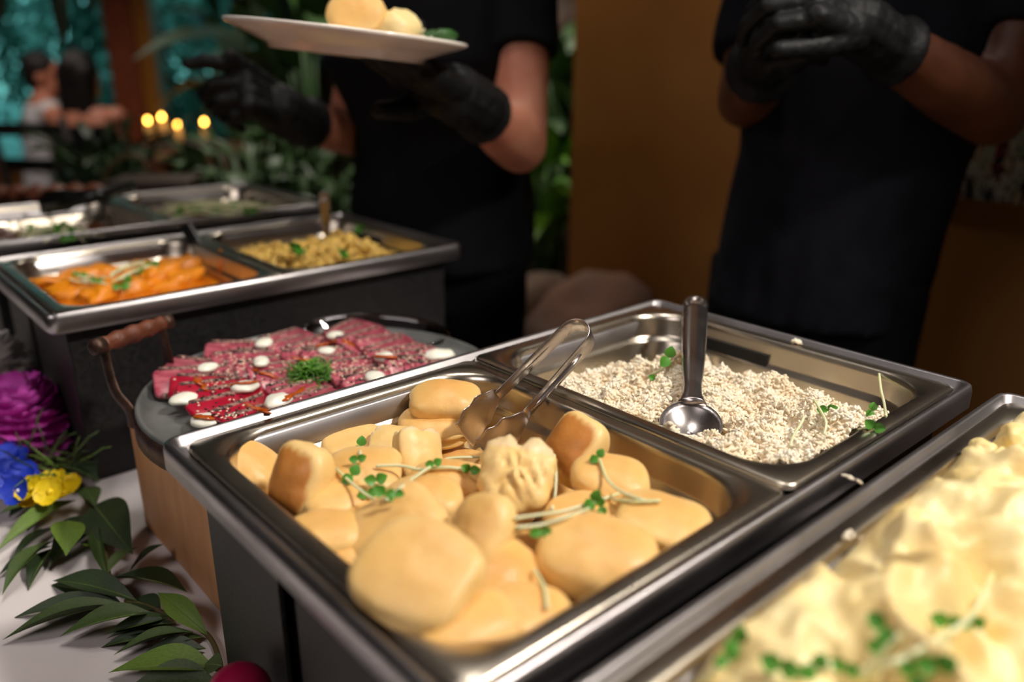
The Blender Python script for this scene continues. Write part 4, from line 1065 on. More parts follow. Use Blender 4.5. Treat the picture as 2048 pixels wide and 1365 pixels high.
pw_ = at(-10, 738, TZ + .09); peony(pw_, .045, 'white flower cut off by the left picture edge above the peony', 'petal_white', 40)
FPM = petal_mesh('petal', 1, 1.0, 'petal_blue', .3, .1, 1); YPM = petal_mesh('petal', 1, 1.1, 'petal_yellow', .4, .2, 2)
def cluster(name, label, pts, pm, s, core, coreM):
    c0 = at(*pts[len(pts) // 2], TZ); t = thing(name, label, 'flower', c0)
    for px, py, z in [(p[0], p[1], R_.uniform(.025, .05)) for p in pts]:
        p = at(px, py, TZ + z) - c0; fl = MB().ball(p, core, 8, 5).build('floret', coreM, t)
        tilt = Euler((R_.uniform(.2, 1.0), R_.uniform(-.5, .5), R_.uniform(-.5, .5))).to_matrix()
        for k in range(5):
            az = k * 2 * PI / 5; Z = Vector((math.cos(az) * .85, math.sin(az) * .85, .5)); X = Vector((-math.sin(az), math.cos(az), 0)); Y = Z.cross(X)
            obj('petal', pm, fl, p, (tilt @ Matrix((X, Y, Z)).transposed()).to_euler(), s)
cluster('blue_flower', 'blue flower cluster at the left edge below the peony', [(8, 915), (34, 920), (15, 945), (45, 950), (5, 975), (36, 982), (52, 965), (22, 908), (-6, 955), (60, 985)], FPM, .017, .002, 'petal_white')
cluster('yellow_flower', 'yellow flower spray right of the blue flowers', [(62, 980), (80, 970), (78, 992), (100, 985), (118, 968), (126, 988), (138, 975), (96, 966), (66, 996)], YPM, .016, .004, 'petal_yellow')
bd = Vector((cenA.x, cenA.y, TZ + .066)) - E1 * .284 - E2 * .062; o = lump('flower_bud', bd, (.0215, .0215, .0205), 'bud_red', 3.3, .03, 30, None, (0, 0, 0), 32, 20)
tag(o, 'round smooth magenta-red bud at the bottom edge beside the dark dish', 'bud')
MB().tube([(0, 0, -.018), (-.003, .004, -.040), (-.012, .012, -.058), (-.040, .03, -.0625)], .0026, 7).build('stem', 'leaf_green', o)

# ------------------------------------------------------------------ people
def hand_mb(wrist, fdir, palm, left, curls, spread=0.10, thumb=(0.75, 0.55, -0.35), tcurl=0.5, k=1.0, fat=1.0):
    """fdir: towards the fingers, palm: direction the palm faces; curls: four angles per joint"""
    Y = fdir.normalized(); Zp = palm - Y * palm.dot(Y); Zp.normalize()
    X = Y.cross(-Zp)
    if left: X = -X                              # X points to the thumb side
    def P(x, y, z): return wrist + (X * x + Y * y - Zp * z) * k
    mb = MB()
    mb.capsule(P(0, -.03, 0), P(0, .02, 0), .030 * k * fat, .031 * k * fat)
    for x0, x1 in ((.024, .032), (.008, .011), (-.008, -.010), (-.022, -.030)):
        mb.capsule(P(x0 * .7, .015, 0), P(x1, .088, 0.002), .0165 * k * fat, .0125 * k * fat)
    for x, base, seg, r, i in ((.032, .090, (.043, .026, .021), .0098, 0), (.011, .096, (.048, .029, .022), .0100, 1), (-.011, .092, (.044, .027, .021), .0096, 2), (-.030, .082, (.035, .021, .019), .0086, 3)):
        p = P(x, base - .008, .002); a = 0.0; sp = x / .032 * spread; c = curls[i]
        for q, s in enumerate(seg):
            a += c[q]
            d = ((Y * math.cos(sp) + X * math.sin(sp)) * math.cos(a) + Zp * math.sin(a)) * k; e = p + d * s
            mb.capsule(p, e, r * k * fat * (1 - .10 * q), r * k * fat * (.9 - .10 * q), 10); p = e
    t = (X * thumb[0] + Y * thumb[1] - Zp * thumb[2]).normalized(); p = P(.020, .022, 0)
    e = p + t * .042 * k; mb.capsule(p, e, .0165 * k * fat, .0125 * k * fat); p = e
    t = (t * math.cos(tcurl) + (Y * .6 + Zp * .5 - X * .4).normalized() * math.sin(tcurl)).normalized(); e = p + t * .032 * k; mb.capsule(p, e, .0122 * k * fat, .0105 * k * fat); p = e
    e = p + t * .026 * k; mb.capsule(p, e, .0105 * k * fat, .0085 * k * fat)
    return mb
def person_root(label, x, y): return thing('person', label, 'person', (x, y, 0.0))
def torso(mb, secs, S, grow=0.0, n=28):
    F = Vector((S.y, -S.x, 0)); rg = []
    for c, rx, ry in secs:
        rg.append([Vector(c) + S * (rx + grow) * math.copysign(abs(math.cos(a)) ** .85, math.cos(a)) + F * (ry + grow) * math.copysign(abs(math.sin(a)) ** .85, math.sin(a)) for a in [2 * PI * i / n for i in range(n)]])
    return mb.rings(rg)
def head(root, mb, c, f, skin, hairy='short', hm='hair_dark'):
    """c: centre of the head; f: the way it looks. Adds the head to the body mesh, eyes, lips and hair as children"""
    f = f.normalized(); s = Vector((-f.y, f.x, 0)).normalized(); u = f.cross(s) * 1
    if u.z < 0: u = -u
    q = Matrix((s, f, u)).transposed()
    mb.ball(c + u * .02 - f * .008, (.074, .090, .098), 20, 14, q); mb.ball(c + f * .022 - u * .050, (.056, .062, .066), 16, 12, q)
    mb.ball(c + f * .066 - u * .098 + Vector((0, 0, 0.0)), (.020, .018, .016), 10, 8, q)
    mb.capsule(c + f * .080 + u * .012, c + f * .102 - u * .028, .009, .014); mb.ball(c + f * .095 - u * .030, (.017, .012, .010), 10, 8, q)
    mb.ball(c + f * .074 + u * .024, (.050, .016, .012), 12, 8, q)
    for k in (-1, 1): mb.ball(c + s * .075 * k - f * .006 - u * .012, (.009, .020, .032), 10, 8, q)
    o = root.location
    for k in (-1, 1): MB().ball(c + s * .030 * k + f * .076 + u * .002, .0125, 12, 8).build('eye', 'eye_white', root, off=o)
    MB().ball(c + f * .084 - u * .062, (.024, .010, .008), 12, 8, q).build('mouth', 'lip', root, off=o)
    h = MB(); h.ball(c + u * .040 - f * .020, (.084, .092, .092), 22, 14, q); h.ball(c - u * .005 - f * .052, (.078, .058, .085), 16, 12, q)
    if hairy == 'long':
        for k in (-1, 0, 1): h.capsule(c - f * .045 + s * .042 * k + u * .02, c - f * .075 + s * .050 * k - u * .27, .058, .040)
    elif hairy == 'bun': h.ball(c - f * .13 + u * .03, .042)
    obj('hair', remesh(MB().add([Vector(v) - o for v in h.v], h.f), 'hair', hm, .010, 3), root)
def wrinkle(me, amp, fr, seed=0):
    N_v = [v.normal.copy() for v in me.vertices]
    for v, n_ in zip(me.vertices, N_v):
        p = v.co.copy(); v.co = p + n_ * amp * (noise.noise(Vector((p.x * fr, p.y * fr, p.z * fr * .55 + seed))) + .5 * noise.noise(Vector((p.x * fr * 2.2, p.y * fr * 2.2, p.z * fr + seed))))
def server(label, S, secs, legs, neck, headc, look, arms, skin, shirt_secs, sleeve_r, shirt_m, gloves, hair_s, cap=0.0):
    x, y = secs[0][0][0], secs[0][0][1]; root = person_root(label, x, y); o = root.location
    b = MB(); torso(b, [(a, rx - .014, ry - .014) if i < 3 else (a, rx, ry) for i, (a, rx, ry) in enumerate(secs)], S)
    b.capsule(Vector(secs[-1][0]) - Vector((0, 0, .05)), headc - Vector((0, 0, .06)), .062, .055)
    for hip, knee, ank, toe in legs:
        b.capsule(hip, knee, .066, .052); b.capsule(knee, ank, .054, .036); b.capsule(ank, toe, .038, .03)
    for sh, el, wr, r in arms:
        b.capsule(Vector(secs[-2][0]).lerp(sh, .4), sh, .06, .055); b.capsule(sh, el, r[0], r[1]); b.capsule(el, el.lerp(wr, .35), r[1], r[2]); b.capsule(el.lerp(wr, .35), wr, r[2], r[3]); 
    head(root, b, headc, look, skin, hair_s)
    obj('body', remesh(MB().add([Vector(v) - o for v in b.v], b.f), 'body', skin, .0085, 5), root)
    s = MB(); torso(s, shirt_secs, S)
    for (sh, el, wr, r), t in zip(arms, sleeve_r):
        e = sh.lerp(el, t[0]); s.capsule(Vector(shirt_secs[-2][0]).lerp(sh, .5), sh, .075, .070); 
        s.tube([sh, sh.lerp(e, .5), e.lerp(sh, .06), e], [.066, t[1] * .98, t[1], t[1] * .97], 22)
    me = remesh(MB().add([Vector(v) - o for v in s.v], s.f), 'shirt', shirt_m, .0075, 4); wrinkle(me, .0075, 7.5); wrinkle(me, .003, 22, 4); obj('shirt', me, root)
    t = MB()
    hipc = Vector(secs[0][0]); hx = secs[0][1] - .006; torso(t, [(hipc + Vector((0, 0, -.08)), hx, .112), (hipc + Vector((0, 0, .02)), hx + .003, .116), (hipc + Vector((0, 0, .10)), hx - .006, .112)], S)
    for hip, knee, ank, toe in legs: t.tube([hip + Vector((0, 0, .03)), hip.lerp(knee, .5), knee, ank.lerp(knee, .4), ank + Vector((0, 0, .0))], [.085, .082, .070, .066, .064], 20)
    me = remesh(MB().add([Vector(v) - o for v in t.v], t.f), 'trousers', 'trousers_black', .010, 4); wrinkle(me, .006, 9); obj('trousers', me, root)
    for hip, knee, ank, toe in legs:
        sm = MB(); sm.capsule(ank - Vector((0, 0, .03)), toe, .044, .038); me = remesh(MB().add([Vector(v) - o for v in sm.v], sm.f), 'shoe', 'plastic_black', .008, 2)
        for v in me.vertices: v.co.z = max(v.co.z, 0.002)
        obj('shoe', me, root)
    for g in gloves:
        me = remesh(MB().add([Vector(v) - o for v in g.v], g.f), 'glove', 'nitrile', .0026, 3); wrinkle(me, .0016, 60); obj('glove', me, root)
    return root
V3 = Vector
# -- server holding the plate
S1 = V3((.88, -.475, 0)).normalized(); F1 = V3((S1.y, -S1.x, 0))
c1 = V3((-.135, 1.53, 0))
def sec1(g): return [(c1 + V3((0, 0, .86)), .165 + g, .120 + g), (c1 + V3((0, 0, .98)), .160 + g, .118 + g), (c1 + V3((0, 0, 1.10)), .146 + g, .110 + g), (c1 + V3((0, 0, 1.22)) + F1 * .02 - S1 * .012, .178 + g, .138 + g),
                     (c1 + V3((0, 0, 1.33)), .165 + g, .105 + g), (c1 + V3((0, 0, 1.385)), .130 + g, .07 + g), (c1 + V3((0, 0, 1.41)), .07 + g, .055 + g)]
LS = V3((.012, 1.47, 1.345)); LE = atY(1040, 292, 1.37); LW = atY(938, 205, 1.19)
RS = V3((-.262, 1.63, 1.345)); RE = atY(700, 268, 1.58); RW = atY(585, 236, 1.40)
PC = atY(697, 66, 1.07)                                         # plate centre
hd1 = (PC + V3((.055, .02, -.035)) - LW)
g1 = hand_mb(LW + hd1.normalized() * .012, hd1, V3((-.10, -.05, 1)), True, [(.10, .15, .15), (.12, .2, .2), (.2, .3, .2), (.35, .5, .3)], .03, (0.45, .75, .85), .5, 1.05, 1.28)
hd2 = atY(470, 165, 1.30) - RW
g2 = hand_mb(RW + hd2.normalized() * .012, hd2, V3((-.55, .55, -.55)), False, [(.30, .45, .35), (.9, 1.0, .7), (1.1, 1.1, .8), (1.2, 1.1, .8)], .02, (.25, .98, .1), .2, 1.05, 1.3)
def cuff(g, wr, el, r0, r1):
    d = (el - wr).normalized(); g.tube([wr - d * .03, wr, wr + d * .030, wr + d * .050, wr + d * .054], [r0 * .9, r0, r0 * 1.05, r1, r1 * .98], 18); return g
cuff(g1, LW, LE, .033, .046); cuff(g2, RW, RE, .033, .046)
hp = c1 + V3((0, 0, .86))
def legs_for(c, S, F, w=.09):
    return [(c + S * w * k + V3((0, 0, .88)), c + S * w * k * 1.05 + F * .02 + V3((0, 0, .48)), c + S * w * k * 1.1 + V3((0, 0, .09)), c + S * w * k * 1.2 + F * .16 + V3((0, 0, .045))) for k in (-1, 1)]
server('server in black T-shirt and black gloves holding a white plate over the buffet', S1, sec1(0), legs_for(c1, S1, F1), None, c1 + V3((0, 0, 1.56)) + F1 * .03, F1 + V3((0, 0, -.25)),
       [(LS, LE, LW, (.052, .046, .044, .030)), (RS, RE, RW, (.048, .043, .042, .029))], 'skin_light', sec1(.014), [(.46, .066), (.50, .062)], 'cotton_black', [g1, g2], 'bun')
# -- second server
S2 = V3((.70, -.714, 0)); F2 = V3((S2.y, -S2.x, 0))
c2 = V3((.485, 1.27, 0))
def sec2(g):
    L = lambda z: c2 + V3((.13 * max(0, z - .85), .03 * (z - .85), z))
    return [(L(.84), .150 + g, .120 + g), (L(.95), .150 + g, .122 + g), (L(1.08), .150 + g, .120 + g), (L(1.22), .170 + g, .122 + g), (L(1.36), .180 + g, .110 + g), (L(1.44), .14 + g, .08 + g), (L(1.475), .07 + g, .06 + g)]
top2 = sec2(0)[-1][0]
LS2 = sec2(0)[4][0] + S2 * .185 + V3((0, 0, .03)); LE2 = atY(1985, 225, 1.14); LW2 = atY(1742, 72, 1.02)
RS2 = sec2(0)[4][0] - S2 * .195 + V3((0, 0, .02)); RE2 = atY(1492, 200, 1.31); RW2 = atY(1535, 112, 1.12)
h3 = atY(1650, 10, .99) - LW2
g3 = hand_mb(LW2 + h3.normalized() * .012, h3, V3((-.3, .6, -.6)), True, [(.7, .9, .6)] * 4, .05, (.5, .8, -.3), .4, 1.06, 1.12)
h4 = atY(1545, 62, 1.02) - RW2
g4 = hand_mb(RW2 + h4.normalized() * .005, h4, V3((.95, -.25, .1)), False, [(.9, 1.3, .9), (.95, 1.3, .9), (1.0, 1.3, .9), (1.05, 1.3, .9)], .04, (.2, .9, -.5), .5, 1.06, 1.12)
cuff(g3, LW2, LE2, .034, .044); cuff(g4, RW2, RE2, .034, .050)
server('second server in charcoal T-shirt and black gloves, hands together, by the tan wall', S2, sec2(0), legs_for(c2, S2, F2), None, top2 + V3((0, 0, .15)) + F2 * .03, F2 + V3((0, 0, -.2)),
       [(LS2, LE2, LW2, (.054, .047, .046, .031)), (RS2, RE2, RW2, (.052, .045, .044, .031))], 'skin_dark', sec2(.014), [(.55, .070), (.72, .068)], 'cotton_charcoal', [g3, g4], 'short')
# -- plate with food
pt_ = thing('dinner_plate', 'white dinner plate carried by the server in the middle', 'plate', PC, 0, None, (math.radians(-1.0), math.radians(5.8), 0))
r = []
for rad, z in ((.02, -.022), (.088, -.022), (.090, -.027), (.094, -.027), (.097, -.021), (.118, -.013), (.145, -.003), (.148, 0.0), (.147, .0022), (.143, .0022), (.115, -.006), (.098, -.014), (.085, -.018), (.02, -.018)):
    r.append([(rad * math.cos(2 * PI * i / 64), rad * math.sin(2 * PI * i / 64), z) for i in range(64)])
MB().rings(r).build('dish', 'plate_white', pt_)
o = obj('bao_bun', BUNM['fold'][0], None, PC + V3((.016, -.020, .020)), (math.radians(64), math.radians(-18), math.radians(12)), 1.0); tag(o, 'filled bun standing on the carried white plate', 'bun')
o = lump('mash_scoop', PC + V3((.062, .0, .002)), (.032, .030, .022), 'mash', 7, .25, 50); tag(o, 'pale scoop of mash beside the bun on the carried plate', 'mashed potato')
V, Q, T = grain_mesh_arrays(np.array([(R_.gauss(0, .010), R_.gauss(0, .012), abs(R_.gauss(0, .006))) for _ in range(150)]), rand_rots(150, .8), rng.uniform(.0024, .0036, 150), rng.uniform(.001, .0013, 150))
o = obj('rice_portion', np_mesh('rice_portion', V, Q, T, 'rice_grain'), None, PC + V3((.088, -.005, -.014))); tag(o, 'small portion of rice at the right of the carried plate', 'rice', kind='stuff')
o = lump('leaf_vegetable', PC + V3((.112, -.004, -.006)), (.016, .020, .010), 'herb', 9, .5, 80); tag(o, 'dark green vegetable next to the thumb on the carried plate', 'vegetable')

# -- two diners far left, seen from behind, on chairs at a candle-lit table
def diner(label, c, f, sm, skin, hair_s, sleeve):
    S = V3((f.y, -f.x, 0)); root = person_root(label, c.x, c.y); o = root.location; S = V3((-f.y, f.x, 0)); b = MB(); cc = V3((c.x, c.y, 0))
    sec = [(cc + V3((0, 0, z)) + f * d, rx, ry) for z, d, rx, ry in ((.47, 0, .17, .13), (.60, 0, .155, .115), (.78, .02, .16, .11), (.92, .03, .175, .10), (.99, .03, .13, .075), (1.02, .03, .06, .055))]
    torso(b, sec, S); hc = cc + V3((0, 0, 1.14)) + f * .06
    b.capsule(sec[-1][0] - V3((0, 0, .03)), hc - V3((0, 0, .05)), .058, .052)
    for k in (-1, 1):
        sh = sec[3][0] + S * .175 * k + V3((0, 0, .03)); el = sh + f * .03 + S * .03 * k - V3((0, 0, .28)); wr = el + f * .22 + V3((0, 0, .03))
        b.capsule(sec[3][0], sh, .06, .055); b.capsule(sh, el, .047, .040); b.capsule(el, wr, .039, .027)
        hip = cc + S * .09 * k + V3((0, 0, .52)); kn = hip + f * .42; an = kn - V3((0, 0, .42)); b.capsule(hip, kn, .08, .058); b.capsule(kn, an, .055, .038); b.capsule(an, an + f * .15 - V3((0, 0, .03)), .036, .03)
        hm = hand_mb(wr, f, V3((0, 0, -1)), k > 0, [(.3, .4, .3)] * 4); b.add(hm.v, hm.f)
    look = (f + V3((.5, -.3, 0))).normalized() if hair_s == 'short' else f
    head(root, b, hc, look, skin, hair_s)
    obj('body', remesh(MB().add([V3(v) - o for v in b.v], b.f), 'body', skin, .011, 4), root)
    s = MB(); torso(s, [(a, rx + .012, ry + .012) for a, rx, ry in sec[:5 if sleeve else 4]], S)
    if sleeve:
        for k in (-1, 1):
            sh = sec[3][0] + S * .175 * k + V3((0, 0, .03)); el = sh + f * .03 + S * .03 * k - V3((0, 0, .28)); s.capsule(sec[3][0], sh, .07, .066); s.tube([sh, sh.lerp(el, .5), el], [.064, .058, .054], 16)
            wr = el + f * .22 + V3((0, 0, .03)); s.tube([el, el.lerp(wr, .5), el.lerp(wr, .85)], [.054, .046, .040], 16)
    me = remesh(MB().add([V3(v) - o for v in s.v], s.f), 'shirt' if sleeve else 'dress', sm, .011, 4); wrinkle(me, .008, 8); obj(me.name.split('.')[0], me, root)
    t = MB()
    for k in (-1, 1):
        hip = cc + S * .09 * k + V3((0, 0, .52)); kn = hip + f * .42; t.tube([hip - f * .05, hip, kn, kn + f * .03 - V3((0, 0, .03)), kn - V3((0, 0, .38))], [.09, .098, .074, .07, .058], 16)
    obj('trousers' if sleeve else 'skirt', remesh(MB().add([V3(v) - o for v in t.v], t.f), 'trousers', 'trousers_black', .012, 3), root)
    return root
fd = V3((-.15, .99, 0)).normalized()
mC = atY(62, 140, 4.65); wC = atY(150, 165, 4.10)
diner('seated diner with short dark hair and white shirt, far left by the window', V3((mC.x, 4.65, 0)), V3((.80, .60, 0)).normalized(), 'shirt_white', 'skin_light', 'short', True)
diner('seated diner with long dark hair and bare shoulders, right of the white-shirted one', V3((wC.x, 4.10, 0)), V3((.20, .98, 0)).normalized(), 'cotton_black', 'skin_light', 'long', False)
def chair(label, x, y, rz):
    t = thing('dining_chair', label, 'chair', (x, y, 0), rz, 'chairs of the two diners')
    obj('seat', bevelled(MB().box((0, 0, .44), (.44, .44, .04)), 'seat', 'chair_dark'), t)
    for sx in (-1, 1):
        MB().tube([(sx * .19, .19, 0.001), (sx * .19, .19, .42)], .018, 8).build('leg', 'chair_dark', t); MB().tube([(sx * .19, -.20, .001), (sx * .19, -.20, .42), (sx * .19, -.27, .98)], .018, 8).build('leg', 'chair_dark', t)
    for z in (.62, .76, .92): MB().box((0, -.20 - .125 * (z - .42), z), (.38, .018, .06)).build('back_slat', 'chair_dark', t, False)
    return t
chair('dark wooden chair under the white-shirted diner', mC.x - .06, 4.60, -.90); chair('dark wooden chair under the long-haired diner', wC.x - .02, 4.02, -.2)
DT = V3((-1.62, 4.72, 0))
t = thing('dining_table', 'dark dining table by the window with candles, in front of the two diners', 'table', DT)
obj('tabletop', bevelled(MB().box((0, 0, .73), (1.15, .9, .04)), 'tabletop', 'table_wood'), t)
for sx in (-.5, .5):
    for sy in (-.38, .38): MB().box((sx, sy, .355), (.06, .06, .708)).build('leg', 'table_wood', t, False)
for i, (px, py, lb) in enumerate([(295, 240, 'leftmost of the four lit candles'), (323, 233, 'second lit candle from the left, flame highest'), (355, 250, 'third lit candle from the left, flame lowest'), (408, 243, 'rightmost lit candle, set apart from the other three')]):
    fl = atY(px, py, 4.5); h = fl.z - .752
    t = thing('candle', lb + ' on the dining table', 'candle', (fl.x, 4.5, .752), 0, 'candles on the dining table')
    MB().tube([(0, 0, .0), (0, 0, .012), (0, 0, .02), (0, 0, h - .10), (0, 0, h - .09)], [.04, .04, .010, .010, .03], 14).build('stand', 'iron', t)
    MB().tube([(0, 0, h - .088), (0, 0, h - .022)], .017, 14).build('wax', 'candle_wax', t)
    MB().tube([(0, 0, h - .014), (0, 0, h - .007), (0, 0, h + .001), (0, 0, h + .012)], [.003, .0085, .0075, .001], 10).build('flame', 'flame', t)
    r = [[(rad * math.cos(2 * PI * q / 20), rad * math.sin(2 * PI * q / 20), z) for q in range(20)] for rad, z in ((.03, h - .088), (.036, h - .06), (.036, h + .03))]
    MB().rings(r, False, False).build('glass_shade', 'candle_glass', t)

# ------------------------------------------------------------------ greenery
def plant(name, label, cat, base, n, L, W, m, h0, h1, elev=(0.2, 1.2), spread=0.12, group=None, az=None, curl=.25, stemr=.006):
    t = thing(name, label, cat, base, 0, group); me = leaf_mesh('leaf', 1, W / L, m, n=8, curl=curl, fold=.15)
    st = MB()
    for k in range(n):
        a = R_.uniform(*(az or (0, 2 * PI))); hh = R_.uniform(h0, h1); r = spread * R_.uniform(.2, 1)
        p = V3((r * math.cos(a), r * math.sin(a), hh)); e = R_.uniform(*elev)
        X = V3((math.cos(a) * math.cos(e), math.sin(a) * math.cos(e), math.sin(e))); Y = V3((-math.sin(a), math.cos(a), 0)); Z = X.cross(Y)
        obj('leaf', me, t, p, (Matrix((X, Y, Z)).transposed() @ Matrix.Rotation(R_.uniform(-.5, .5), 3, 'X')).to_euler(), L * R_.uniform(.7, 1.2))
        st.tube([(p.x * .1, p.y * .1, 0), (p.x * .35, p.y * .35, hh * .6), p], stemr, 5)
    st.build('stems', 'leaf_shade', t)
    return t
def pot(label, base, r, h, group=None):
    o = MB().tube([(0, 0, 0), (0, 0, .01), (0, 0, h * .95), (0, 0, h)], [r * .7, r * .72, r, r * 1.02], 24).build('plant_pot', 'iron', None, True, loc=base); tag(o, label, 'pot', group)
R_.seed(41)
# behind the farthest dish: arrangements on the table end and potted bushes beside it
def tpos(px, Y): p = atY(px, 300, Y); return V3((p.x, Y, TZ + .004))
plant('leafy_arrangement', 'loose green arrangement behind the farthest dish, under the long-haired diner', 'plant', tpos(205, 2.45), 110, .085, .030, 'leaf_dark', .04, .24, (-.3, 1.0), .15)
for px, Y, n, lb in [(490, 2.45, 130, 'bushy dark green plant behind the farthest dish, left of the server'), (600, 2.75, 80, 'dim green plant behind the server\'s bent arm and the farthest dish')]:
    b = V3((atY(px, 300, Y).x, Y, .001)); pot('iron pot of the ' + ' '.join(lb.split()[:11]), b, .15, .45, 'plant pots along the back'); plant('potted_bush', lb, 'plant', b + V3((0, 0, .452)), n, .10, .05, 'leaf_shade', .22, .53, (-.3, 1.0), .19)
cp = tpos(300, 2.08); cr = thing('wooden_crate', 'dark weathered wooden crate behind the farthest dish, right of the arched cane handle', 'crate', cp, .12)
for z in (.03, .085, .14):
    obj('plank', bevelled(MB().box((0, -.07, z), (.19, .012, .048)), 'plank', 'wood_dark', .002), cr)
    obj('plank', bevelled(MB().box((0, .07, z), (.19, .012, .048)), 'plank', 'wood_dark', .002), cr)
for sx in (-.089, .089): obj('end_panel', bevelled(MB().box((sx, 0, .085), (.012, .126, .16)), 'end_panel', 'wood_dark', .002), cr)
obj('lid', bevelled(MB().box((0, 0, .175), (.20, .156, .016)), 'lid', 'wood_dark', .003), cr)
bk = thing('dark_basket', 'dark low basket with an arched cane handle, behind the black tongs', 'basket', tpos(243, 2.30), .1)
r = [[(a * math.cos(2 * PI * q / 28), b * math.sin(2 * PI * q / 28), z) for q in range(28)] for a, b, z in ((.05, .045, 0), (.066, .056, .12), (.062, .052, .12), (.05, .04, .01))]
MB().rings(r).build('bowl', 'wood_dark', bk)
MB().tube(smooth_path([V3((-.064, 0, .11)), V3((-.05, 0, .165)), V3((-.01, .0, .205)), V3((.035, 0, .212)), V3((.058, 0, .19)), V3((.064, 0, .12))], 6), .0065, 8).build('handle', 'cane', bk)
# red-brown rolls in a row at the far left
bdp = rel(112, 384, -.03)
o = obj('serving_board', bevelled(MB().box((0, 0, 0), (.30, .10, .158)), 'serving_board', 'wood_dark', .004), None, (bdp.x - .02, bdp.y, TZ + .0805), (0, 0, .10)); tag(o, 'dark block behind the farthest dish that carries the row of rolls', 'block')
for i in range(6):
    o = lump('bread_roll', (bdp.x - .125 + i * .042, bdp.y - .012 + i * .004, TZ + .1595 + .019), (.024, .03, .0195), 'roll_brown', i * 1.9, .2, 40, None, (0, 0, .1))
    tag(o, 'small red-brown roll in the row at far left, %s' % ['the leftmost', 'second from the left', 'third from the left', 'third from the right', 'second from the right', 'the rightmost'][i], 'bread roll', 'red-brown rolls in a row')
R_.seed(42)
# big-leaved plants between the window and the server
def floor_pos(px, Y): p = atY(px, 300, Y); return V3((p.x, Y, 0.001))
for px, Y, n, L, W, h0, h1, m, lb in [(565, 4.2, 46, .50, .16, .9, 1.9, 'leaf_gray', 'tall grey-green large-leaved plant behind the carried plate'),
                                      (500, 5.6, 40, .50, .14, .5, 1.6, 'leaf_shade', 'dark large-leaved plant behind the gloved pointing hand'),
                                      (630, 3.5, 40, .40, .13, .4, 1.4, 'leaf_shade', 'dark leafy plant just behind the server\'s bent arm')]:
    b = floor_pos(px, Y); pot('iron pot of the ' + ' '.join(lb.split()[:11]), b, .16, .30, 'plant pots along the back'); plant('tropical_plant', lb, 'plant', b + V3((0, 0, .302)), n, L, W, m, h0 - .3, h1 - .3, (-.3, 1.2), .22, None, None, .4, .009)
for px, Y, n, L, W, h0, h1, m, lb in [(1095, 2.85, 60, .22, .07, .60, .92, 'leaf_fern', 'bright green fern between the server and the tan wall'),
                                      (1110, 3.2, 60, .30, .11, .7, 1.35, 'leaf_shade', 'dark shrub above the bright fern beside the tan wall')]:
    b = floor_pos(px, Y); pot('iron pot of the ' + ' '.join(lb.split()[:11]), b, .14, .35, 'plant pots along the back'); plant('fern' if 'fern' in m else 'shrub', lb, 'plant', b + V3((0, 0, .352)), n, L, W, m, h0 - .35, h1 - .35, (-.4, 1.1), .16, None, None, .35)
# hanging leaves top left
hb = atY(90, -260, 2.1); ht = thing('hanging_plant', 'dark pointed leaves hanging from above at the top left corner', 'plant', V3((hb.x, 2.1, hb.z + .1)))
HL = leaf_mesh('leaf', 1, .2, 'leaf_dark', n=8, curl=.2, fold=.2)
MB().tube([(-.25, 0, .0), (0, 0, .03), (.25, 0, 0)], .008, 6).build('stem', 'bark', ht)
for px, py0, py1 in [(5, -90, 60), (30, -160, -10), (105, -120, 20), (128, -60, 98), (150, -160, 10), (186, -100, 30), (60, -200, -40), (-20, -120, 30), (210, -200, -30)]:
    b = atY(px - 12, py0, 2.1) - ht.location; e = atY(px, py1, 2.1) - ht.location; X = (e - b).normalized(); Y = V3((0.9, .3, 0)); Y = (Y - X * Y.dot(X)).normalized(); Z = X.cross(Y)
    obj('leaf', HL, ht, b, Matrix((X, Y, Z)).transposed().to_euler(), (e - b).length); MB().tube([(b.x * .9, 0, .015), b], .003, 5).build('stalk', 'bark', ht)
MB().tube([(0, 0, .03), (0, 0, 2.80 - ht.location.z)], .004, 5).build('cord', 'bark', ht)
# boulders at the foot of the tan wall
for i, (px, py, Y, r, m, lb) in enumerate([(1100, 640, 2.20, (.20, .16, .13), 'stone', 'brown boulder between the server and the tan wall'), (1190, 640, 2.03, (.25, .15, .095), 'stone_red', 'reddish boulder at the foot of the tan wall, behind the steel tongs'),
                                           (1040, 700, 2.35, (.18, .15, .20), 'stone', 'dim boulder lowest behind the server\'s hip'), (1120, 60, 3.9, (.30, .22, .30), 'stone', 'mauve-brown rock seen between sleeve and tan wall')]):
    c = atY(px, py, Y); o = lump('boulder', c, r, m, i * 3.1, .35, 7, None, (0, 0, i), 28, 18); tag(o, lb, 'boulder', 'boulders of the indoor garden'); lb = ' '.join(lb.split()[:11])
    h = c.z - r[2] * .55
    if h > .1:
        o = lump('boulder', (c.x, c.y + (.12 if i < 3 else .1), h / 2), (r[0] * 1.15, r[1] * 1.2, h / 2 + .04), 'stone', i * 5.3 + 1, .10, 5, None, (0, 0, i), 20, 14); tag(o, 'dim stone under the ' + lb, 'boulder', 'base stones of the indoor garden')

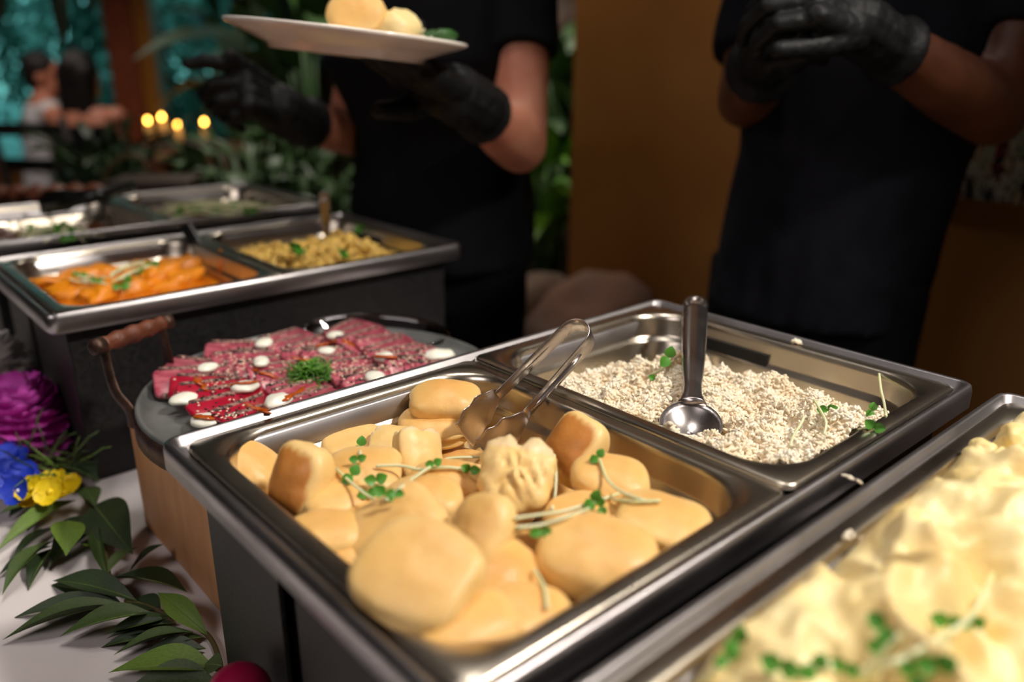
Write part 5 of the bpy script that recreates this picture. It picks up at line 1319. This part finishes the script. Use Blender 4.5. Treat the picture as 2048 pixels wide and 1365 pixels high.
# ------------------------------------------------------------------ painting on the tan wall
def wall_hit(px, py):
    d = V3(ray(px, py)); n_ = E1; k = (V3((W0.x, W0.y, 0)) - V3((0, 0, 0))).dot(n_) / d.dot(n_); return CAMP + d * k
q0 = wall_hit(1884, 389); s0 = (q0 - W0).dot(E2); Lp, Hp = 0.95, 0.75
m = bpy.data.materials.new('abstract_paint'); m.use_nodes = True; n = m.node_tree.nodes; L = m.node_tree.links; b = n['Principled BSDF']
tc = n.new('ShaderNodeTexCoord'); mp = n.new('ShaderNodeMapping'); mp.inputs['Scale'].default_value = (16, 1, 7); L.new(tc.outputs['Object'], mp.inputs[0])
nn = n.new('ShaderNodeTexNoise'); nn.inputs['Scale'].default_value = 0.9; nn.inputs['Detail'].default_value = 3; nn.inputs['Distortion'].default_value = 2.2; L.new(mp.outputs[0], nn.inputs['Vector'])
cr = n.new('ShaderNodeValToRGB'); cr.color_ramp.interpolation = 'CONSTANT'
for i, (p, c) in enumerate([(0, (14, 14, 22)), (.40, (170, 176, 190)), (.44, (20, 20, 30)), (.465, (226, 222, 214)), (.50, (60, 120, 60)), (.515, (222, 214, 204)), (.55, (130, 34, 40)), (.57, (24, 26, 46)), (.60, (216, 200, 170))]):
    e = cr.color_ramp.elements[i] if i < 2 else cr.color_ramp.elements.new(p); e.position = p; e.color = lin(c)
L.new(nn.outputs['Fac'], cr.inputs[0]); L.new(cr.outputs[0], b.inputs['Base Color']); b.inputs['Roughness'].default_value = .5; MATS['abstract_paint'] = m
pp = W0 + E2 * (s0 + Lp / 2) - E1 * .012
pn = thing('painting', 'abstract splashed painting on the wall behind the second server', 'painting', (pp.x, pp.y, q0.z), YAW - PI / 2)
obj('canvas', bevelled(MB().box((0, 0, Hp / 2), (Lp, .022, Hp)), 'canvas', 'abstract_paint', .003), pn)

# ------------------------------------------------------------------ trees outside the window
def tree(label, x, y, h, r, k):
    t = thing('tree', label, 'tree', (x, y, -.1), 0, 'trees beyond the window'); rg = np.random.default_rng(k)
    MB().tube([(0, 0, 0), (.05, 0, h * .4), (0, .05, h * .75)], [.12, .09, .05], 10).build('trunk', 'bark', t)
    n = 2600; d = rg.normal(size=(n, 3)); d /= np.linalg.norm(d, axis=1, keepdims=True); rad = r * rg.uniform(.55, 1.0, (n, 1)) ** .5
    bl = 1 + .25 * np.sin(d[:, :1] * 5 + k) * np.cos(d[:, 2:3] * 4 + k)
    c = d * rad * bl * np.array([[1, .8, h / r * .52]]) + np.array([[0, 0, h * .52]])
    c = c[c[:, 2] > .05]; n = len(c); R3 = rand_rots(n, 1.2); s = rg.uniform(.06, .13, n)
    q = np.array([(-1, 0, 0), (0, -.45, .1), (1, 0, 0), (0, .45, .1)]); V = np.einsum('nij,nkj->nki', R3, q[None] * s[:, None, None]) + c[:, None, :]
    me = np_mesh('crown', V.reshape(-1, 3), np.arange(n * 4).reshape(-1, 4), np.zeros((0, 3), int), 'foliage_far'); o = obj('crown', me, t); o['kind'] = 'stuff'
for i, (x, y, h, r, lb) in enumerate([(-7.0, 9.6, 3.4, 1.3, 'bushy tree outside at the far left of the window'), (-5.4, 10.6, 4.4, 1.5, 'tree outside behind the two diners'), (-3.9, 9.4, 3.0, 1.1, 'low tree outside right of the wooden post'),
                                      (-3.0, 11.6, 4.6, 1.6, 'tall tree outside right of the wooden post, farther back'), (-6.6, 13.6, 5.5, 2.0, 'tall tree outside behind the leftmost ones'), (-1.9, 10.2, 3.8, 1.4, 'tree outside at the right end of the window'),
                                      (-4.6, 14.6, 5.8, 2.2, 'farthest tall tree outside, straight behind the post')]):
    tree(lb, x, y, h, r, i + 1)
